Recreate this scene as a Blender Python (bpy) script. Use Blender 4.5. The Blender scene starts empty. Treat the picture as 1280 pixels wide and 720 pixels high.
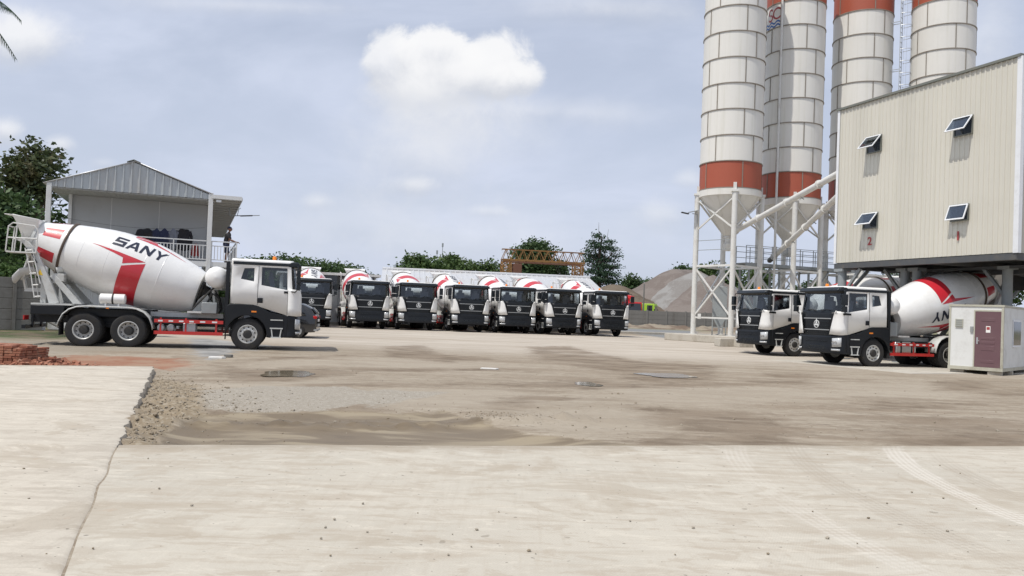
import bpy, bmesh, math, random
from mathutils import Vector, Matrix, Euler, noise as mnoise
random.seed(7)
R = math.radians
PI = math.pi
sc = bpy.context.scene
col = sc.collection

# ------------------------------------------------------------------ camera
EYE = Vector((0, 0, 1.6))
PITCH, ROLL, FPX, SHIFT = R(1.0), R(2.15), 1000.0, 12.5
_F = Vector((0, math.cos(PITCH), math.sin(PITCH)))
_R0 = Vector((1, 0, 0)); _U0 = Vector((0, -math.sin(PITCH), math.cos(PITCH)))
_R = _R0 * math.cos(ROLL) + _U0 * math.sin(ROLL)
_U = -_R0 * math.sin(ROLL) + _U0 * math.cos(ROLL)
cam = bpy.data.cameras.new('camera'); camo = bpy.data.objects.new('camera', cam); col.objects.link(camo)
cam.sensor_width = 36; cam.lens = 36 * FPX / 1280; cam.shift_y = SHIFT / 1280
cam.clip_start = 0.1; cam.clip_end = 6000
M3 = Matrix((_R, _U, -_F)).transposed()
camo.matrix_world = Matrix.Translation(EYE) @ M3.to_4x4()
sc.camera = camo

def ray(px, py):
    return (_R * (px - 640) + _U * (360 - py + SHIFT) + _F * FPX).normalized()
def at(px, py, Y):
    d = ray(px, py); return EYE + d * (Y / d.y)
def gnd(px, py, z=0.0):
    d = ray(px, py); return EYE + d * ((z - EYE.z) / d.z)
def onplane(px, py, p, n):
    d = ray(px, py); return EYE + d * ((p - EYE).dot(n) / d.dot(n))
def smooth(a, b, x):
    t = max(0, min(1, (x - a) / (b - a))); return t * t * (3 - 2 * t)

# ------------------------------------------------------------------ node helpers
class NT:
    def __init__(s, name, world=False):
        if world:
            s.w = bpy.data.worlds.new(name); s.w.use_nodes = True; s.t = s.w.node_tree
        else:
            s.m = bpy.data.materials.new(name); s.m.use_nodes = True; s.t = s.m.node_tree
        s.t.nodes.clear()
    def n(s, typ, **kw):
        nd = s.t.nodes.new(typ)
        for k, v in kw.items(): setattr(nd, k, v)
        return nd
    def put(s, sock, v):
        if v is None: return
        if hasattr(v, 'is_linked') or isinstance(v, bpy.types.NodeSocket): s.t.links.new(v, sock)
        else:
            if isinstance(v, (tuple, list)) and len(v) == 3 and sock.type == 'RGBA': v = (*v, 1)
            sock.default_value = v
    def math(s, op, a, b=None, c=None, clamp=False):
        nd = s.n('ShaderNodeMath', operation=op, use_clamp=clamp)
        s.put(nd.inputs[0], a); s.put(nd.inputs[1], b); s.put(nd.inputs[2], c)
        return nd.outputs[0]
    def vmath(s, op, a, b=None):
        nd = s.n('ShaderNodeVectorMath', operation=op); s.put(nd.inputs[0], a)
        if b is not None: s.put(nd.inputs[1], b)
        return nd.outputs['Value'] if op in ('LENGTH', 'DOT_PRODUCT') else nd.outputs[0]
    def noise(s, vec, scale, detail=4, rough=.55, dist=0, typ='FBM'):
        nd = s.n('ShaderNodeTexNoise'); s.put(nd.inputs['Vector'], vec); nd.inputs['Scale'].default_value = scale
        nd.inputs['Detail'].default_value = detail; nd.inputs['Roughness'].default_value = rough; nd.inputs['Distortion'].default_value = dist
        return nd.outputs['Fac']
    def mapping(s, vec, loc=(0, 0, 0), rot=(0, 0, 0), scale=(1, 1, 1), typ='POINT'):
        nd = s.n('ShaderNodeMapping', vector_type=typ); s.put(nd.inputs[0], vec)
        nd.inputs['Location'].default_value = loc; nd.inputs['Rotation'].default_value = rot; nd.inputs['Scale'].default_value = scale
        return nd.outputs[0]
    def rng(s, v, a, b, c=0, d=1, smooth=True):
        nd = s.n('ShaderNodeMapRange', interpolation_type='SMOOTHSTEP' if smooth else 'LINEAR'); s.put(nd.inputs[0], v)
        for i, x in enumerate((a, b, c, d)): s.put(nd.inputs[i + 1], x)
        return nd.outputs[0]
    def mix(s, f, a, b, blend='MIX'):
        nd = s.n('ShaderNodeMix', data_type='RGBA', blend_type=blend)
        s.put(nd.inputs['Factor'], f); s.put(nd.inputs[6], a); s.put(nd.inputs[7], b)
        return nd.outputs[2]
    def obj(s):
        if not hasattr(s, '_tc'): s._tc = s.n('ShaderNodeTexCoord')
        return s._tc.outputs['Object']
    def bump(s, h, strength=.3, dist=.02):
        nd = s.n('ShaderNodeBump'); s.put(nd.inputs['Height'], h); nd.inputs['Strength'].default_value = strength; nd.inputs['Distance'].default_value = dist
        return nd.outputs[0]
    def principled(s, color, rough=.6, metal=0, normal=None, spec=.5, coat=0):
        p = s.n('ShaderNodeBsdfPrincipled'); s.put(p.inputs['Base Color'], color); s.put(p.inputs['Roughness'], rough); s.put(p.inputs['Metallic'], metal)
        p.inputs['Specular IOR Level'].default_value = spec; p.inputs['Coat Weight'].default_value = coat
        if normal is not None: s.put(p.inputs['Normal'], normal)
        o = s.n('ShaderNodeOutputMaterial'); s.t.links.new(p.outputs[0], o.inputs[0]); s.p = p
        return s.m

MAT = {}
def mat(name, c, rough=.5, metal=0, dirt=.25, scale=3.0, dirtc=(.22, .18, .13), spec=.5, coat=0, bump=0, streak=False):
    t = NT(name)
    v = t.obj()
    if streak: v2 = t.mapping(v, scale=(1, 1, .12))
    else: v2 = v
    a = t.noise(v2, scale, 5, .6); b = t.noise(v, scale * 9, 3)
    f = t.rng(t.math('ADD', t.math('MULTIPLY', a, .75), t.math('MULTIPLY', b, .25)), .46, .72, 0, dirt)
    cc = t.mix(f, c, dirtc)
    rr = t.rng(a, .3, .7, rough * .85, min(1, rough * 1.2))
    nm = t.bump(b, bump, .01) if bump else None
    MAT[name] = t.principled(cc, rr, metal, nm, spec, coat)
    return MAT[name]

mat('truck_white', (.80, .80, .78), .32, 0, .2, 1.4, (.5, .46, .4), coat=.3)
mat('drum_white', (.76, .76, .74), .28, 0, .22, 1.1, (.5, .46, .40), coat=.35)
mat('truck_black', (.007, .009, .012), .38, 0, .12, 2.0, (.05, .045, .04), spec=.35)
mat('visor_black', (.009, .013, .017), .3, 0, .12, 2.0, (.05, .045, .04), spec=.4)
mat('cab_inside', (.02, .02, .02), .8, 0, .1)
mat('rubber', (.016, .016, .017), .8, 0, .5, 4.0, (.075, .065, .05), bump=.2)
mat('rim_steel', (.52, .52, .50), .45, .3, .45, 6.0, (.2, .17, .13))
mat('hub_dark', (.03, .03, .03), .6, .2, .3)
mat('red_paint', (.50, .025, .022), .35, 0, .2, 2.0, (.2, .08, .06), coat=.2)
mat('decal_red', (.50, .022, .035), .35, 0, .15, 1.5, (.4, .1, .1), coat=.3)
mat('decal_blue', (.02, .025, .045), .35, 0, .05)
mat('frame_grey', (.55, .56, .54), .5, 0, .35, 3.0)
mat('chrome', (.66, .66, .66), .22, .95, .15, 3.0)
mat('galvanised', (.42, .44, .45), .45, .5, .3, 3.0)
mat('band_brown', (.085, .06, .045), .6, .3, .4, 6.0)
mat('amber', (.85, .24, .02), .25, 0, 0)
mat('lamp_dim', (.5, .52, .53), .12, 0, .1, spec=.8)
mat('lamp_white', (.72, .74, .74), .15, 0, .1, spec=.8)
mat('lamp_red', (.45, .015, .015), .2, 0, 0)
mat('yellow_sign', (.75, .5, .04), .5, 0, .1)
mat('silo_white', (.70, .685, .635), .5, 0, .16, .5, (.40, .37, .31), streak=True)
mat('silo_red', (.36, .085, .045), .55, 0, .35, .8, (.22, .08, .05), streak=True)
mat('silo_seam', (.27, .24, .20), .8, .1, .4, 3.0, (.1, .06, .04))
mat('steel_white', (.66, .66, .63), .5, 0, .35, 1.6, (.34, .27, .2))
mat('steel_grey', (.29, .315, .32), .5, .1, .3, 1.6, (.2, .17, .13))
mat('clad_cream', (.60, .58, .505), .5, 0, .15, .7, (.48, .44, .35), streak=True)
mat('trim_white', (.74, .76, .78), .45, 0, .15)
mat('trim_dark', (.16, .17, .15), .6, 0, .3)
mat('dark_steel', (.09, .095, .10), .6, .2, .3)
mat('digit_red', (.36, .05, .05), .5, 0, .2, 6)
mat('logo_blue', (.05, .14, .38), .5, 0, .2, 6)
mat('roof_sheet', (.58, .59, .60), .42, .3, .45, .6, (.36, .29, .22))
mat('gable_sheet', (.46, .49, .50), .42, .25, .35, .9, (.36, .27, .19), streak=True)
mat('panel_grey', (.40, .41, .41), .55, 0, .15, .8)
mat('panel_pale', (.62, .63, .62), .55, 0, .2, .8)
mat('soffit', (.38, .38, .36), .6, 0, .2, 1.0)
mat('pavilion_steel', (.66, .67, .66), .5, 0, .3, 2.0, (.35, .28, .2))
mat('window_dark', (.02, .024, .03), .08, 0, 0, spec=.8)
mat('cabin_white', (.68, .69, .67), .5, 0, .25, 1.2)
mat('cabin_base', (.45, .44, .36), .6, 0, .45, 2.0)
mat('door_purple', (.14, .075, .085), .42, 0, .2, 2.0, (.2, .14, .13))
mat('paper', (.8, .79, .76), .7, 0, .05)
mat('suv_black', (.012, .013, .015), .18, 0, .2, 2.0, (.1, .09, .08), coat=.6)
mat('crane_yellow', (.27, .14, .045), .65, 0, .9, .5, (.12, .055, .035))
mat('crane_rust', (.16, .07, .045), .75, 0, .5, .6)
mat('lime_paint', (.36, .58, .04), .4, 0, .15)
mat('cloth_black', (.012, .012, .016), .9, 0, .1)
mat('cloth_navy', (.018, .025, .06), .9, 0, .1)
mat('cloth_grey', (.16, .17, .2), .9, 0, .1)
mat('cloth_red', (.25, .03, .03), .9, 0, .1)
mat('skin', (.24, .12, .075), .55, 0, .1)
mat('hair', (.012, .010, .009), .7, 0, 0)
mat('bark', (.13, .10, .075), .9, 0, .5, 4, (.05, .04, .03), bump=.6)
mat('wall_concrete', (.19, .185, .17), .9, 0, .75, .5, (.11, .10, .085), bump=.3, streak=True)
mat('footing', (.46, .43, .37), .9, 0, .6, 1.3, (.24, .2, .15), bump=.3)
mat('stone', (.25, .205, .145), .95, 0, .5, 5, (.2, .17, .13), bump=.5)
mat('rubble_grey', (.31, .275, .22), .95, 0, .4, 5, (.22, .19, .15), bump=.5)
mat('litter_white', (.75, .74, .7), .7, 0, .15)

def sheet_mat(name, base, axis, width, rough, amt, lap=None):
    t = NT(name); v = t.obj(); sp = t.n('ShaderNodeSeparateXYZ'); t.put(sp.inputs[0], v)
    wn = t.n('ShaderNodeTexWhiteNoise', noise_dimensions='1D'); t.put(wn.inputs['W'], t.math('FLOOR', t.math('DIVIDE', sp.outputs[axis], width)))
    k = t.rng(wn.outputs['Value'], 0, 1, 1 - amt, 1 + amt * .6, False)
    st = t.noise(t.mapping(v, scale=(3.5, 3.5, .12)), 1.0, 6, .65); dt = t.noise(v, .6, 4)
    c = t.mix(t.rng(st, .5, .72, 0, .32), base, tuple(x * .72 for x in base[:2]) + (base[2] * .62,)); c = t.mix(t.rng(dt, .5, .7, 0, .18), c, tuple(x * .8 for x in base))
    m = t.n('ShaderNodeVectorMath', operation='SCALE'); t.put(m.inputs[0], c); t.put(m.inputs['Scale'], k)
    MAT[name] = t.principled(m.outputs[0], rough, 0, t.bump(t.noise(v, 1.6, 3), .12, .03))
sheet_mat('clad_cream', (.60, .58, .505), 0, .86, .5, .05)
sheet_mat('silo_white', (.70, .685, .635), 2, 1.6, .5, .05)
def brick_mat():
    t = NT('brick_red'); v = t.obj()
    g = t.n('ShaderNodeNewGeometry'); r = g.outputs['Random Per Island']
    c = t.mix(r, (.24, .085, .05), (.34, .15, .09))
    c = t.mix(t.rng(t.noise(v, 6, 5), .5, .7, 0, .55), c, (.40, .27, .19))
    MAT['brick_red'] = t.principled(c, .9, 0, t.bump(t.noise(v, 60, 3), .4, .01))
brick_mat()

def leaf_mat(name, dark, light, tint=(.10, .10, .03)):
    t = NT(name); g = t.n('ShaderNodeNewGeometry'); r = g.outputs['Random Per Island']
    c = t.mix(r, dark, light)
    c = t.mix(t.rng(t.noise(t.obj(), .55, 3), .5, .68, 0, .55), c, tint)
    p = t.n('ShaderNodeBsdfPrincipled'); t.put(p.inputs['Base Color'], c); p.inputs['Roughness'].default_value = .55
    p.inputs['Specular IOR Level'].default_value = .3
    tr = t.n('ShaderNodeBsdfTranslucent'); t.put(tr.inputs[0], c)
    mx = t.n('ShaderNodeMixShader'); mx.inputs[0].default_value = .25
    t.t.links.new(p.outputs[0], mx.inputs[1]); t.t.links.new(tr.outputs[0], mx.inputs[2])
    o = t.n('ShaderNodeOutputMaterial'); t.t.links.new(mx.outputs[0], o.inputs[0])
    MAT[name] = t.m
leaf_mat('leaf_dark', (.035, .068, .028), (.085, .14, .05), (.10, .14, .05))
leaf_mat('leaf_mid', (.045, .085, .030), (.11, .175, .055), (.14, .17, .06))
leaf_mat('leaf_blue', (.028, .058, .036), (.07, .125, .07), (.075, .12, .07))
leaf_mat('leaf_rusty', (.042, .065, .030), (.095, .115, .045), (.11, .075, .035))
leaf_mat('leaf_bright', (.05, .10, .03), (.12, .19, .06), (.14, .19, .06))

def glass_mat(name, tint, refl):
    t = NT(name)
    tr = t.n('ShaderNodeBsdfTransparent'); t.put(tr.inputs[0], tint)
    gl = t.n('ShaderNodeBsdfGlossy'); gl.inputs['Roughness'].default_value = .03; t.put(gl.inputs[0], (.9, .95, 1))
    lw = t.n('ShaderNodeLayerWeight'); lw.inputs[0].default_value = .25
    f = t.math('ADD', t.math('MULTIPLY', lw.outputs['Fresnel'], .55), refl, clamp=True)
    mx = t.n('ShaderNodeMixShader'); t.put(mx.inputs[0], f)
    t.t.links.new(tr.outputs[0], mx.inputs[1]); t.t.links.new(gl.outputs[0], mx.inputs[2])
    o = t.n('ShaderNodeOutputMaterial'); t.t.links.new(mx.outputs[0], o.inputs[0])
    MAT[name] = t.m
glass_mat('cab_glass', (.66, .70, .72), .06)
glass_mat('pane_glass', (.42, .46, .5), .10)

# ------------------------------------------------------------------ mesh builder
class MB:
    def __init__(s): s.v = []; s.f = []; s.m = []
    def add(s, pts, faces, m=0):
        b = len(s.v); s.v += [tuple(p) for p in pts]
        for f in faces: s.f.append([b + i for i in f]); s.m.append(m)
    def box(s, c, d, rot=None, m=0):
        c = Vector(c); h = Vector(d) / 2
        pts = []
        for z in (-1, 1):
            for y in (-1, 1):
                for x in (-1, 1):
                    p = Vector((x * h.x, y * h.y, z * h.z))
                    if rot is not None: p = rot @ p
                    pts.append(c + p)
        s.add(pts, [(0, 2, 3, 1), (4, 5, 7, 6), (0, 1, 5, 4), (2, 6, 7, 3), (0, 4, 6, 2), (1, 3, 7, 5)], m)
    def bb(s, a, b, m=0):
        s.box([(a[i] + b[i]) / 2 for i in range(3)], [abs(b[i] - a[i]) for i in range(3)], None, m)
    def frame(s, p0, p1):
        d = (Vector(p1) - Vector(p0)); L = d.length; d = d / L if L else Vector((0, 0, 1))
        u = d.cross(Vector((0, 0, 1)))
        if u.length < 1e-4: u = Vector((1, 0, 0))
        u.normalize(); w = d.cross(u)
        return d, u, w
    def cyl(s, p0, p1, r0, r1=None, n=12, m=0, caps=True):
        if r1 is None: r1 = r0
        d, u, w = s.frame(p0, p1); p0 = Vector(p0); p1 = Vector(p1)
        pts = []
        for p, r in ((p0, r0), (p1, r1)):
            for i in range(n):
                a = 2 * PI * i / n; pts.append(p + (u * math.cos(a) + w * math.sin(a)) * r)
        fs = [(i, (i + 1) % n, n + (i + 1) % n, n + i) for i in range(n)]
        if caps: fs += [tuple(range(n - 1, -1, -1)), tuple(range(n, 2 * n))]
        s.add(pts, fs, m)
    def bar(s, p0, p1, a, b=None, m=0):
        b = b or a; d, u, w = s.frame(p0, p1)
        p0 = Vector(p0); p1 = Vector(p1); pts = []
        for p in (p0, p1):
            for x, y in ((-1, -1), (1, -1), (1, 1), (-1, 1)): pts.append(p + u * x * a / 2 + w * y * b / 2)
        s.add(pts, [(0, 1, 2, 3)[::-1], (4, 5, 6, 7), (0, 1, 5, 4), (1, 2, 6, 5), (2, 3, 7, 6), (3, 0, 4, 7)], m)
    def tube(s, path, r, n=8, m=0):
        path = [Vector(p) for p in path]
        rr = r if isinstance(r, (list, tuple)) else [r] * len(path)
        pts = []; up = None
        for i, p in enumerate(path):
            d = (path[min(i + 1, len(path) - 1)] - path[max(i - 1, 0)]).normalized()
            if up is None:
                up = d.cross(Vector((0.31, .22, .93)))
                if up.length < .05: up = d.cross(Vector((1, 0, 0)))
            u = (up - d * up.dot(d)).normalized(); w = d.cross(u); up = u
            for k in range(n):
                a = 2 * PI * k / n; pts.append(p + (u * math.cos(a) + w * math.sin(a)) * rr[i])
        fs = []
        for i in range(len(path) - 1):
            for k in range(n):
                fs.append((i * n + k, i * n + (k + 1) % n, (i + 1) * n + (k + 1) % n, (i + 1) * n + k))
        fs += [tuple(range(n - 1, -1, -1)), tuple(range((len(path) - 1) * n, len(path) * n))]
        s.add(pts, fs, m)
    def lathe(s, prof, o=(0, 0, 0), ax=(0, 0, 1), n=24, m=0, ms=None, caps=True, a0=0):
        """prof: (radius, height along axis)"""
        o = Vector(o); d, u, w = s.frame(o, o + Vector(ax))
        b = len(s.v)
        for r, h in prof:
            for i in range(n):
                a = a0 + 2 * PI * i / n; s.v.append(tuple(o + d * h + (u * math.cos(a) + w * math.sin(a)) * r))
        for j in range(len(prof) - 1):
            for i in range(n):
                s.f.append([b + j * n + i, b + j * n + (i + 1) % n, b + (j + 1) * n + (i + 1) % n, b + (j + 1) * n + i]); s.m.append(ms[j] if ms else m)
        if caps:
            s.f.append([b + i for i in range(n - 1, -1, -1)]); s.m.append(ms[0] if ms else m)
            s.f.append([b + (len(prof) - 1) * n + i for i in range(n)]); s.m.append(ms[-1] if ms else m)
    def prism(s, poly, fn, d0, d1, m=0):
        n = len(poly)
        pts = [fn(p[0], p[1], d0) for p in poly] + [fn(p[0], p[1], d1) for p in poly]
        fs = [tuple(range(n - 1, -1, -1)), tuple(range(n, 2 * n))] + [(i, (i + 1) % n, n + (i + 1) % n, n + i) for i in range(n)]
        s.add(pts, fs, m)
    def grid(s, rows, m=0, closed=False):
        nr = len(rows); nc = len(rows[0]); pts = [p for r in rows for p in r]; fs = []
        for j in range(nr - 1):
            for i in range(nc if closed else nc - 1):
                fs.append((j * nc + i, j * nc + (i + 1) % nc, (j + 1) * nc + (i + 1) % nc, (j + 1) * nc + i))
        s.add(pts, fs, m)
    def build(s, name, mats, parent=None, ang=35, bevel=0, solid=0, fix=True):
        me = bpy.data.meshes.new(name); me.from_pydata(s.v, [], s.f)
        if not isinstance(mats, (list, tuple)): mats = [mats]
        for x in mats: me.materials.append(MAT[x])
        me.polygons.foreach_set('material_index', s.m)
        if fix:
            bm = bmesh.new(); bm.from_mesh(me); bmesh.ops.recalc_face_normals(bm, faces=bm.faces); bm.to_mesh(me); bm.free()
        if ang:
            me.polygons.foreach_set('use_smooth', [True] * len(me.polygons)); me.set_sharp_from_angle(angle=R(ang))
        o = bpy.data.objects.new(name, me); col.objects.link(o)
        if parent is not None: o.parent = parent
        if solid:
            md = o.modifiers.new('solid', 'SOLIDIFY'); md.thickness = solid; md.offset = -1
            md.material_offset = len(mats) - 1 if len(mats) > 1 else 0
            md.material_offset_rim = 0
        if bevel:
            md = o.modifiers.new('bevel', 'BEVEL'); md.width = bevel; md.segments = 2; md.limit_method = 'ANGLE'; md.angle_limit = R(40)
        return o

def tag(o, label, cat, group=None, kind=None):
    o['label'] = label; o['category'] = cat
    if group: o['group'] = group
    if kind: o['kind'] = kind
    return o
def thing(name, label, cat, loc=(0, 0, 0), rz=0, group=None):
    o = bpy.data.objects.new(name, None); col.objects.link(o); o.location = loc; o.rotation_euler = (0, 0, rz); o.empty_display_size = .3
    return tag(o, label, cat, group)
def struct(o, label=None):
    o['kind'] = 'structure'
    if label: o['label'] = label
    return o
KIDS = {}
def copy_tree(o, parent=None):
    c = o.copy(); col.objects.link(c)
    if parent is not None: c.parent = parent
    for ch in o.children: copy_tree(ch, c)
    return c
def empty(name, parent, loc=(0, 0, 0)):
    o = bpy.data.objects.new(name, None); col.objects.link(o); o.parent = parent; o.location = loc; o.empty_display_size = .2
    return o
def inst(src, name, parent, loc=(0, 0, 0), rot=(0, 0, 0)):
    o = bpy.data.objects.new(name, src.data); col.objects.link(o); o.parent = parent; o.location = loc; o.rotation_euler = rot
    for md in src.modifiers:
        if md.type == 'BEVEL':
            m2 = o.modifiers.new('bevel', 'BEVEL'); m2.width = md.width; m2.segments = 2; m2.limit_method = 'ANGLE'; m2.angle_limit = R(40)
    return o
exec_sections = []

# ------------------------------------------------------------------ light, sky
SUN_AZ = Vector((-.76, -.65)).normalized(); SUN_EL = R(62)
sun = bpy.data.lights.new('sun', 'SUN'); suno = bpy.data.objects.new('sun', sun); col.objects.link(suno)
sun.energy = 3.6; sun.angle = R(.6); sun.color = (1, .955, .89)
sd = Vector((SUN_AZ.x * math.cos(SUN_EL), SUN_AZ.y * math.cos(SUN_EL), math.sin(SUN_EL)))
suno.rotation_euler = sd.to_track_quat('Z', 'Y').to_euler(); suno.location = sd * 60

def make_world():
    t = NT('World', True); sc.world = t.w
    sky = t.n('ShaderNodeTexSky', sky_type='NISHITA'); sky.sun_disc = False; sky.sun_elevation = SUN_EL
    sky.sun_rotation = math.atan2(SUN_AZ.x, SUN_AZ.y); sky.air_density = 1.0; sky.dust_density = 2.5; sky.ozone_density = 1.2; sky.altitude = 20
    tc = t.n('ShaderNodeTexCoord'); d = tc.outputs['Generated']
    sp = t.n('ShaderNodeSeparateXYZ'); t.t.links.new(d, sp.inputs[0])
    y = t.math('MAXIMUM', sp.outputs[1], .05)
    u = t.math('DIVIDE', sp.outputs[0], y); v = t.math('DIVIDE', sp.outputs[2], y)
    cb = t.n('ShaderNodeCombineXYZ'); t.put(cb.inputs[0], u); t.put(cb.inputs[1], v); uv = cb.outputs[0]
    base = t.n('ShaderNodeVectorMath', operation='SCALE'); t.t.links.new(sky.outputs[0], base.inputs[0]); base.inputs['Scale'].default_value = .10
    # thin high veil, thicker towards the horizon
    veil_n = t.noise(t.mapping(uv, rot=(0, 0, R(-8)), scale=(1.5, 4.2, 1)), 1.6, 6, .55, .4)
    hz = t.rng(sp.outputs[2], 0.0, .45, .92, .74)
    veil = t.math('ADD', hz, t.rng(veil_n, .35, .75, -.10, .24), clamp=True)
    c = t.mix(veil, base.outputs[0], (.65, .71, .86))
    # cumulus
    nz = t.noise(uv, 13, 9, .62, .25); nz2 = t.noise(uv, 4.5, 4, .5)
    wob = t.math('ADD', t.math('MULTIPLY', t.math('SUBTRACT', nz, .5), 1.5), t.math('MULTIPLY', t.math('SUBTRACT', nz2, .5), .5))
    def uvof(px, py):
        r = ray(px, py); return r.x / r.y, r.z / r.y
    def cloud(c, px, py, rx, ry, soft, alpha, shade=(.62, .65, .72), rot=0):
        cu, cv = uvof(px, py)
        q = t.mapping(uv, loc=(cu, cv, 0), rot=(0, 0, rot), scale=(rx / 1000, ry / 1000, 1), typ='TEXTURE')
        ln = t.math('SUBTRACT', t.vmath('LENGTH', q), wob)
        m = t.rng(ln, 1.0 + soft * .3, 1.0 - soft, 0, alpha)
        s2 = t.n('ShaderNodeSeparateXYZ'); t.put(s2.inputs[0], q)
        lit = t.rng(t.math('ADD', s2.outputs[1], t.math('MULTIPLY', wob, .9)), -.75, .35)
        return t.mix(m, c, t.mix(lit, shade, (.96, .96, .97)))
    for a in ((530, 195, 95, 75, 1.3, .48), (570, 165, 130, 50, 1.3, .35), (515, 232, 36, 15, .9, .5), (555, 132, 110, 50, 1.0, .5), (700, 140, 200, 20, 1.3, .25), (560, 300, 300, 60, 1.4, .3),
              (490, 78, 44, 50, .32, .85), (545, 70, 60, 48, .28, .96), (612, 82, 60, 46, .30, .94), (648, 96, 36, 26, .4, .8), (575, 98, 96, 40, .6, .75),
              (515, 118, 70, 26, .9, .5),
              (35, 50, 66, 42, .8, .8), (8, 165, 28, 22, .8, .7), (75, 182, 22, 16, .9, .6), (395, 252, 22, 12, 1, .35), (130, 205, 20, 10, 1, .25),
              (610, 265, 34, 11, 1, .33), (830, 268, 38, 20, 1, .32), (860, 225, 20, 14, 1, .32), (1235, 60, 40, 90, 1.2, .35), (300, 8, 160, 14, 1.2, .3), (760, 12, 140, 24, 1.2, .35)):
        c = cloud(c, *a)
    bg = t.n('ShaderNodeBackground'); t.put(bg.inputs[0], c); bg.inputs[1].default_value = 1.0
    o = t.n('ShaderNodeOutputWorld'); t.t.links.new(bg.outputs[0], o.inputs[0])
make_world()
sc.view_settings.view_transform = 'Standard'; sc.view_settings.look = 'None'; sc.view_settings.gamma = 1; sc.view_settings.exposure = 0
sc.view_settings.use_curve_mapping = False
sc.cycles.max_bounces = 6; sc.cycles.transparent_max_bounces = 12
sc.cycles.use_denoising = True

# ------------------------------------------------------------------ site axes
E1 = Vector((.92, .39, 0)).normalized(); E2 = Vector((-E1.y, E1.x, 0))
SLAB_N = gnd(148, 555); SLAB_F = gnd(192, 458)
APR_L = gnd(148, 556); APR_R = gnd(1280, 557)
AD = (APR_R - APR_L).normalized(); AN = Vector((-AD.y, AD.x, 0))           # along the apron's far edge / away from the camera
SD = (SLAB_F - SLAB_N).normalized(); SN = Vector((SD.y, -SD.x, 0))         # along the slab's side / to the right of it

def gz(x, y):
    return .2 * smooth(34, 47, y)
STAINS = {
 'mud': [[(200, 560), (204, 534), (226, 520), (254, 512), (300, 509), (380, 509), (430, 508), (490, 512), (556, 510), (600, 522), (650, 537), (720, 544), (850, 560)]],
 'gravel': [[(252, 483), (326, 479), (432, 481), (462, 486), (454, 501), (405, 509), (300, 509), (257, 506), (244, 497)], [(395, 492), (480, 484), (560, 488), (470, 505)]],
 'rubble': [[(195, 466), (250, 477), (252, 500), (256, 512), (228, 520), (206, 533), (203, 560), (146, 560), (168, 510), (188, 474)]],
 'damp_and_shade': [[(788, 505), (850, 509), (960, 514), (1000, 552), (920, 560), (840, 560), (760, 553), (850, 538), (828, 522)], [(1120, 518), (1300, 521), (1300, 560), (1130, 557), (1090, 540)],
          [(258, 454), (286, 455), (330, 459), (381, 457), (414, 460), (460, 463), (388, 470), (360, 474), (319, 473), (300, 469), (275, 462)],
          [(660, 434), (710, 434), (805, 453), (900, 457), (882, 475), (790, 467), (672, 451)], [(955, 466), (1022, 469), (1000, 475), (962, 474)], [(480, 433), (530, 431), (548, 443), (630, 448), (560, 453), (480, 445)],
          [(640, 477), (720, 475), (850, 478), (1010, 475), (1012, 479), (850, 482), (720, 484), (640, 481)], [(300, 449), (345, 446), (430, 444), (430, 446), (345, 449), (300, 452)],
          [(440, 459), (520, 460), (650, 460), (650, 462), (520, 463), (440, 462)], [(380, 477), (480, 477), (680, 478), (680, 480), (480, 480), (380, 480)], [(248, 501), (320, 505), (460, 502), (490, 512), (254, 514)],  # last patch here is shade under the gravel lip, painted into the ground colour
          [(1010, 505), (1110, 500), (1230, 503), (1120, 511)], [(600, 500), (680, 490), (720, 496), (650, 506)], [(780, 464), (830, 462), (885, 466), (880, 475), (820, 477), (785, 473)], [(706, 474), (735, 472), (762, 475), (755, 485), (715, 485)], [(1165, 477), (1200, 475), (1240, 478), (1230, 487), (1175, 487)], [(1230, 488), (1300, 486), (1300, 494), (1240, 494)]],
 'pale': [[(430, 447), (600, 452), (700, 460), (560, 460), (430, 457)], [(300, 452), (420, 448), (430, 456), (330, 457)], [(480, 484), (620, 484), (760, 500), (560, 508), (470, 506)], [(760, 484), (960, 482), (1060, 492), (900, 506), (800, 502)], [(1020, 478), (1160, 480), (1220, 492), (1080, 496)],
          [(640, 510), (780, 508), (820, 524), (840, 536), (720, 538), (620, 524)], [(205, 470), (300, 474), (420, 474), (420, 478), (260, 482), (200, 478)]],
 'red': [[(40, 447), (100, 441), (225, 446), (242, 453), (190, 459), (30, 459)]],
 'cement': [[(236, 421), (292, 427), (300, 434), (290, 441), (262, 449), (244, 442)], [(310, 430), (335, 431), (330, 438), (305, 439)]],
 'bluewet': [[(770, 412), (870, 415), (875, 431), (840, 428), (800, 421), (765, 417)]],
}
def stain_polys():
    out = {}
    for k, pl in STAINS.items():
        out[k] = [[(gnd(x, y).x, gnd(x, y).y) for x, y in p] for p in pl]
    return out
def sdist(poly, x, y):
    best = 1e9; ins = False; n = len(poly); j = n - 1
    for i in range(n):
        ax, ay = poly[j]; bx, by = poly[i]
        if (ay > y) != (by > y) and x < (bx - ax) * (y - ay) / (by - ay) + ax: ins = not ins
        dx, dy = bx - ax, by - ay; t = max(0, min(1, ((x - ax) * dx + (y - ay) * dy) / (dx * dx + dy * dy + 1e-12)))
        d = (x - ax - dx * t) ** 2 + (y - ay - dy * t) ** 2
        if d < best: best = d
        j = i
    d = math.sqrt(best); return d if ins else -d
MUDP = [(gnd(x, y).x, gnd(x, y).y) for x, y in [(190, 585), (204, 534), (226, 520), (254, 512), (300, 509), (380, 509), (430, 508), (490, 512), (556, 510), (600, 522), (650, 537), (720, 544), (850, 585)]]
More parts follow.
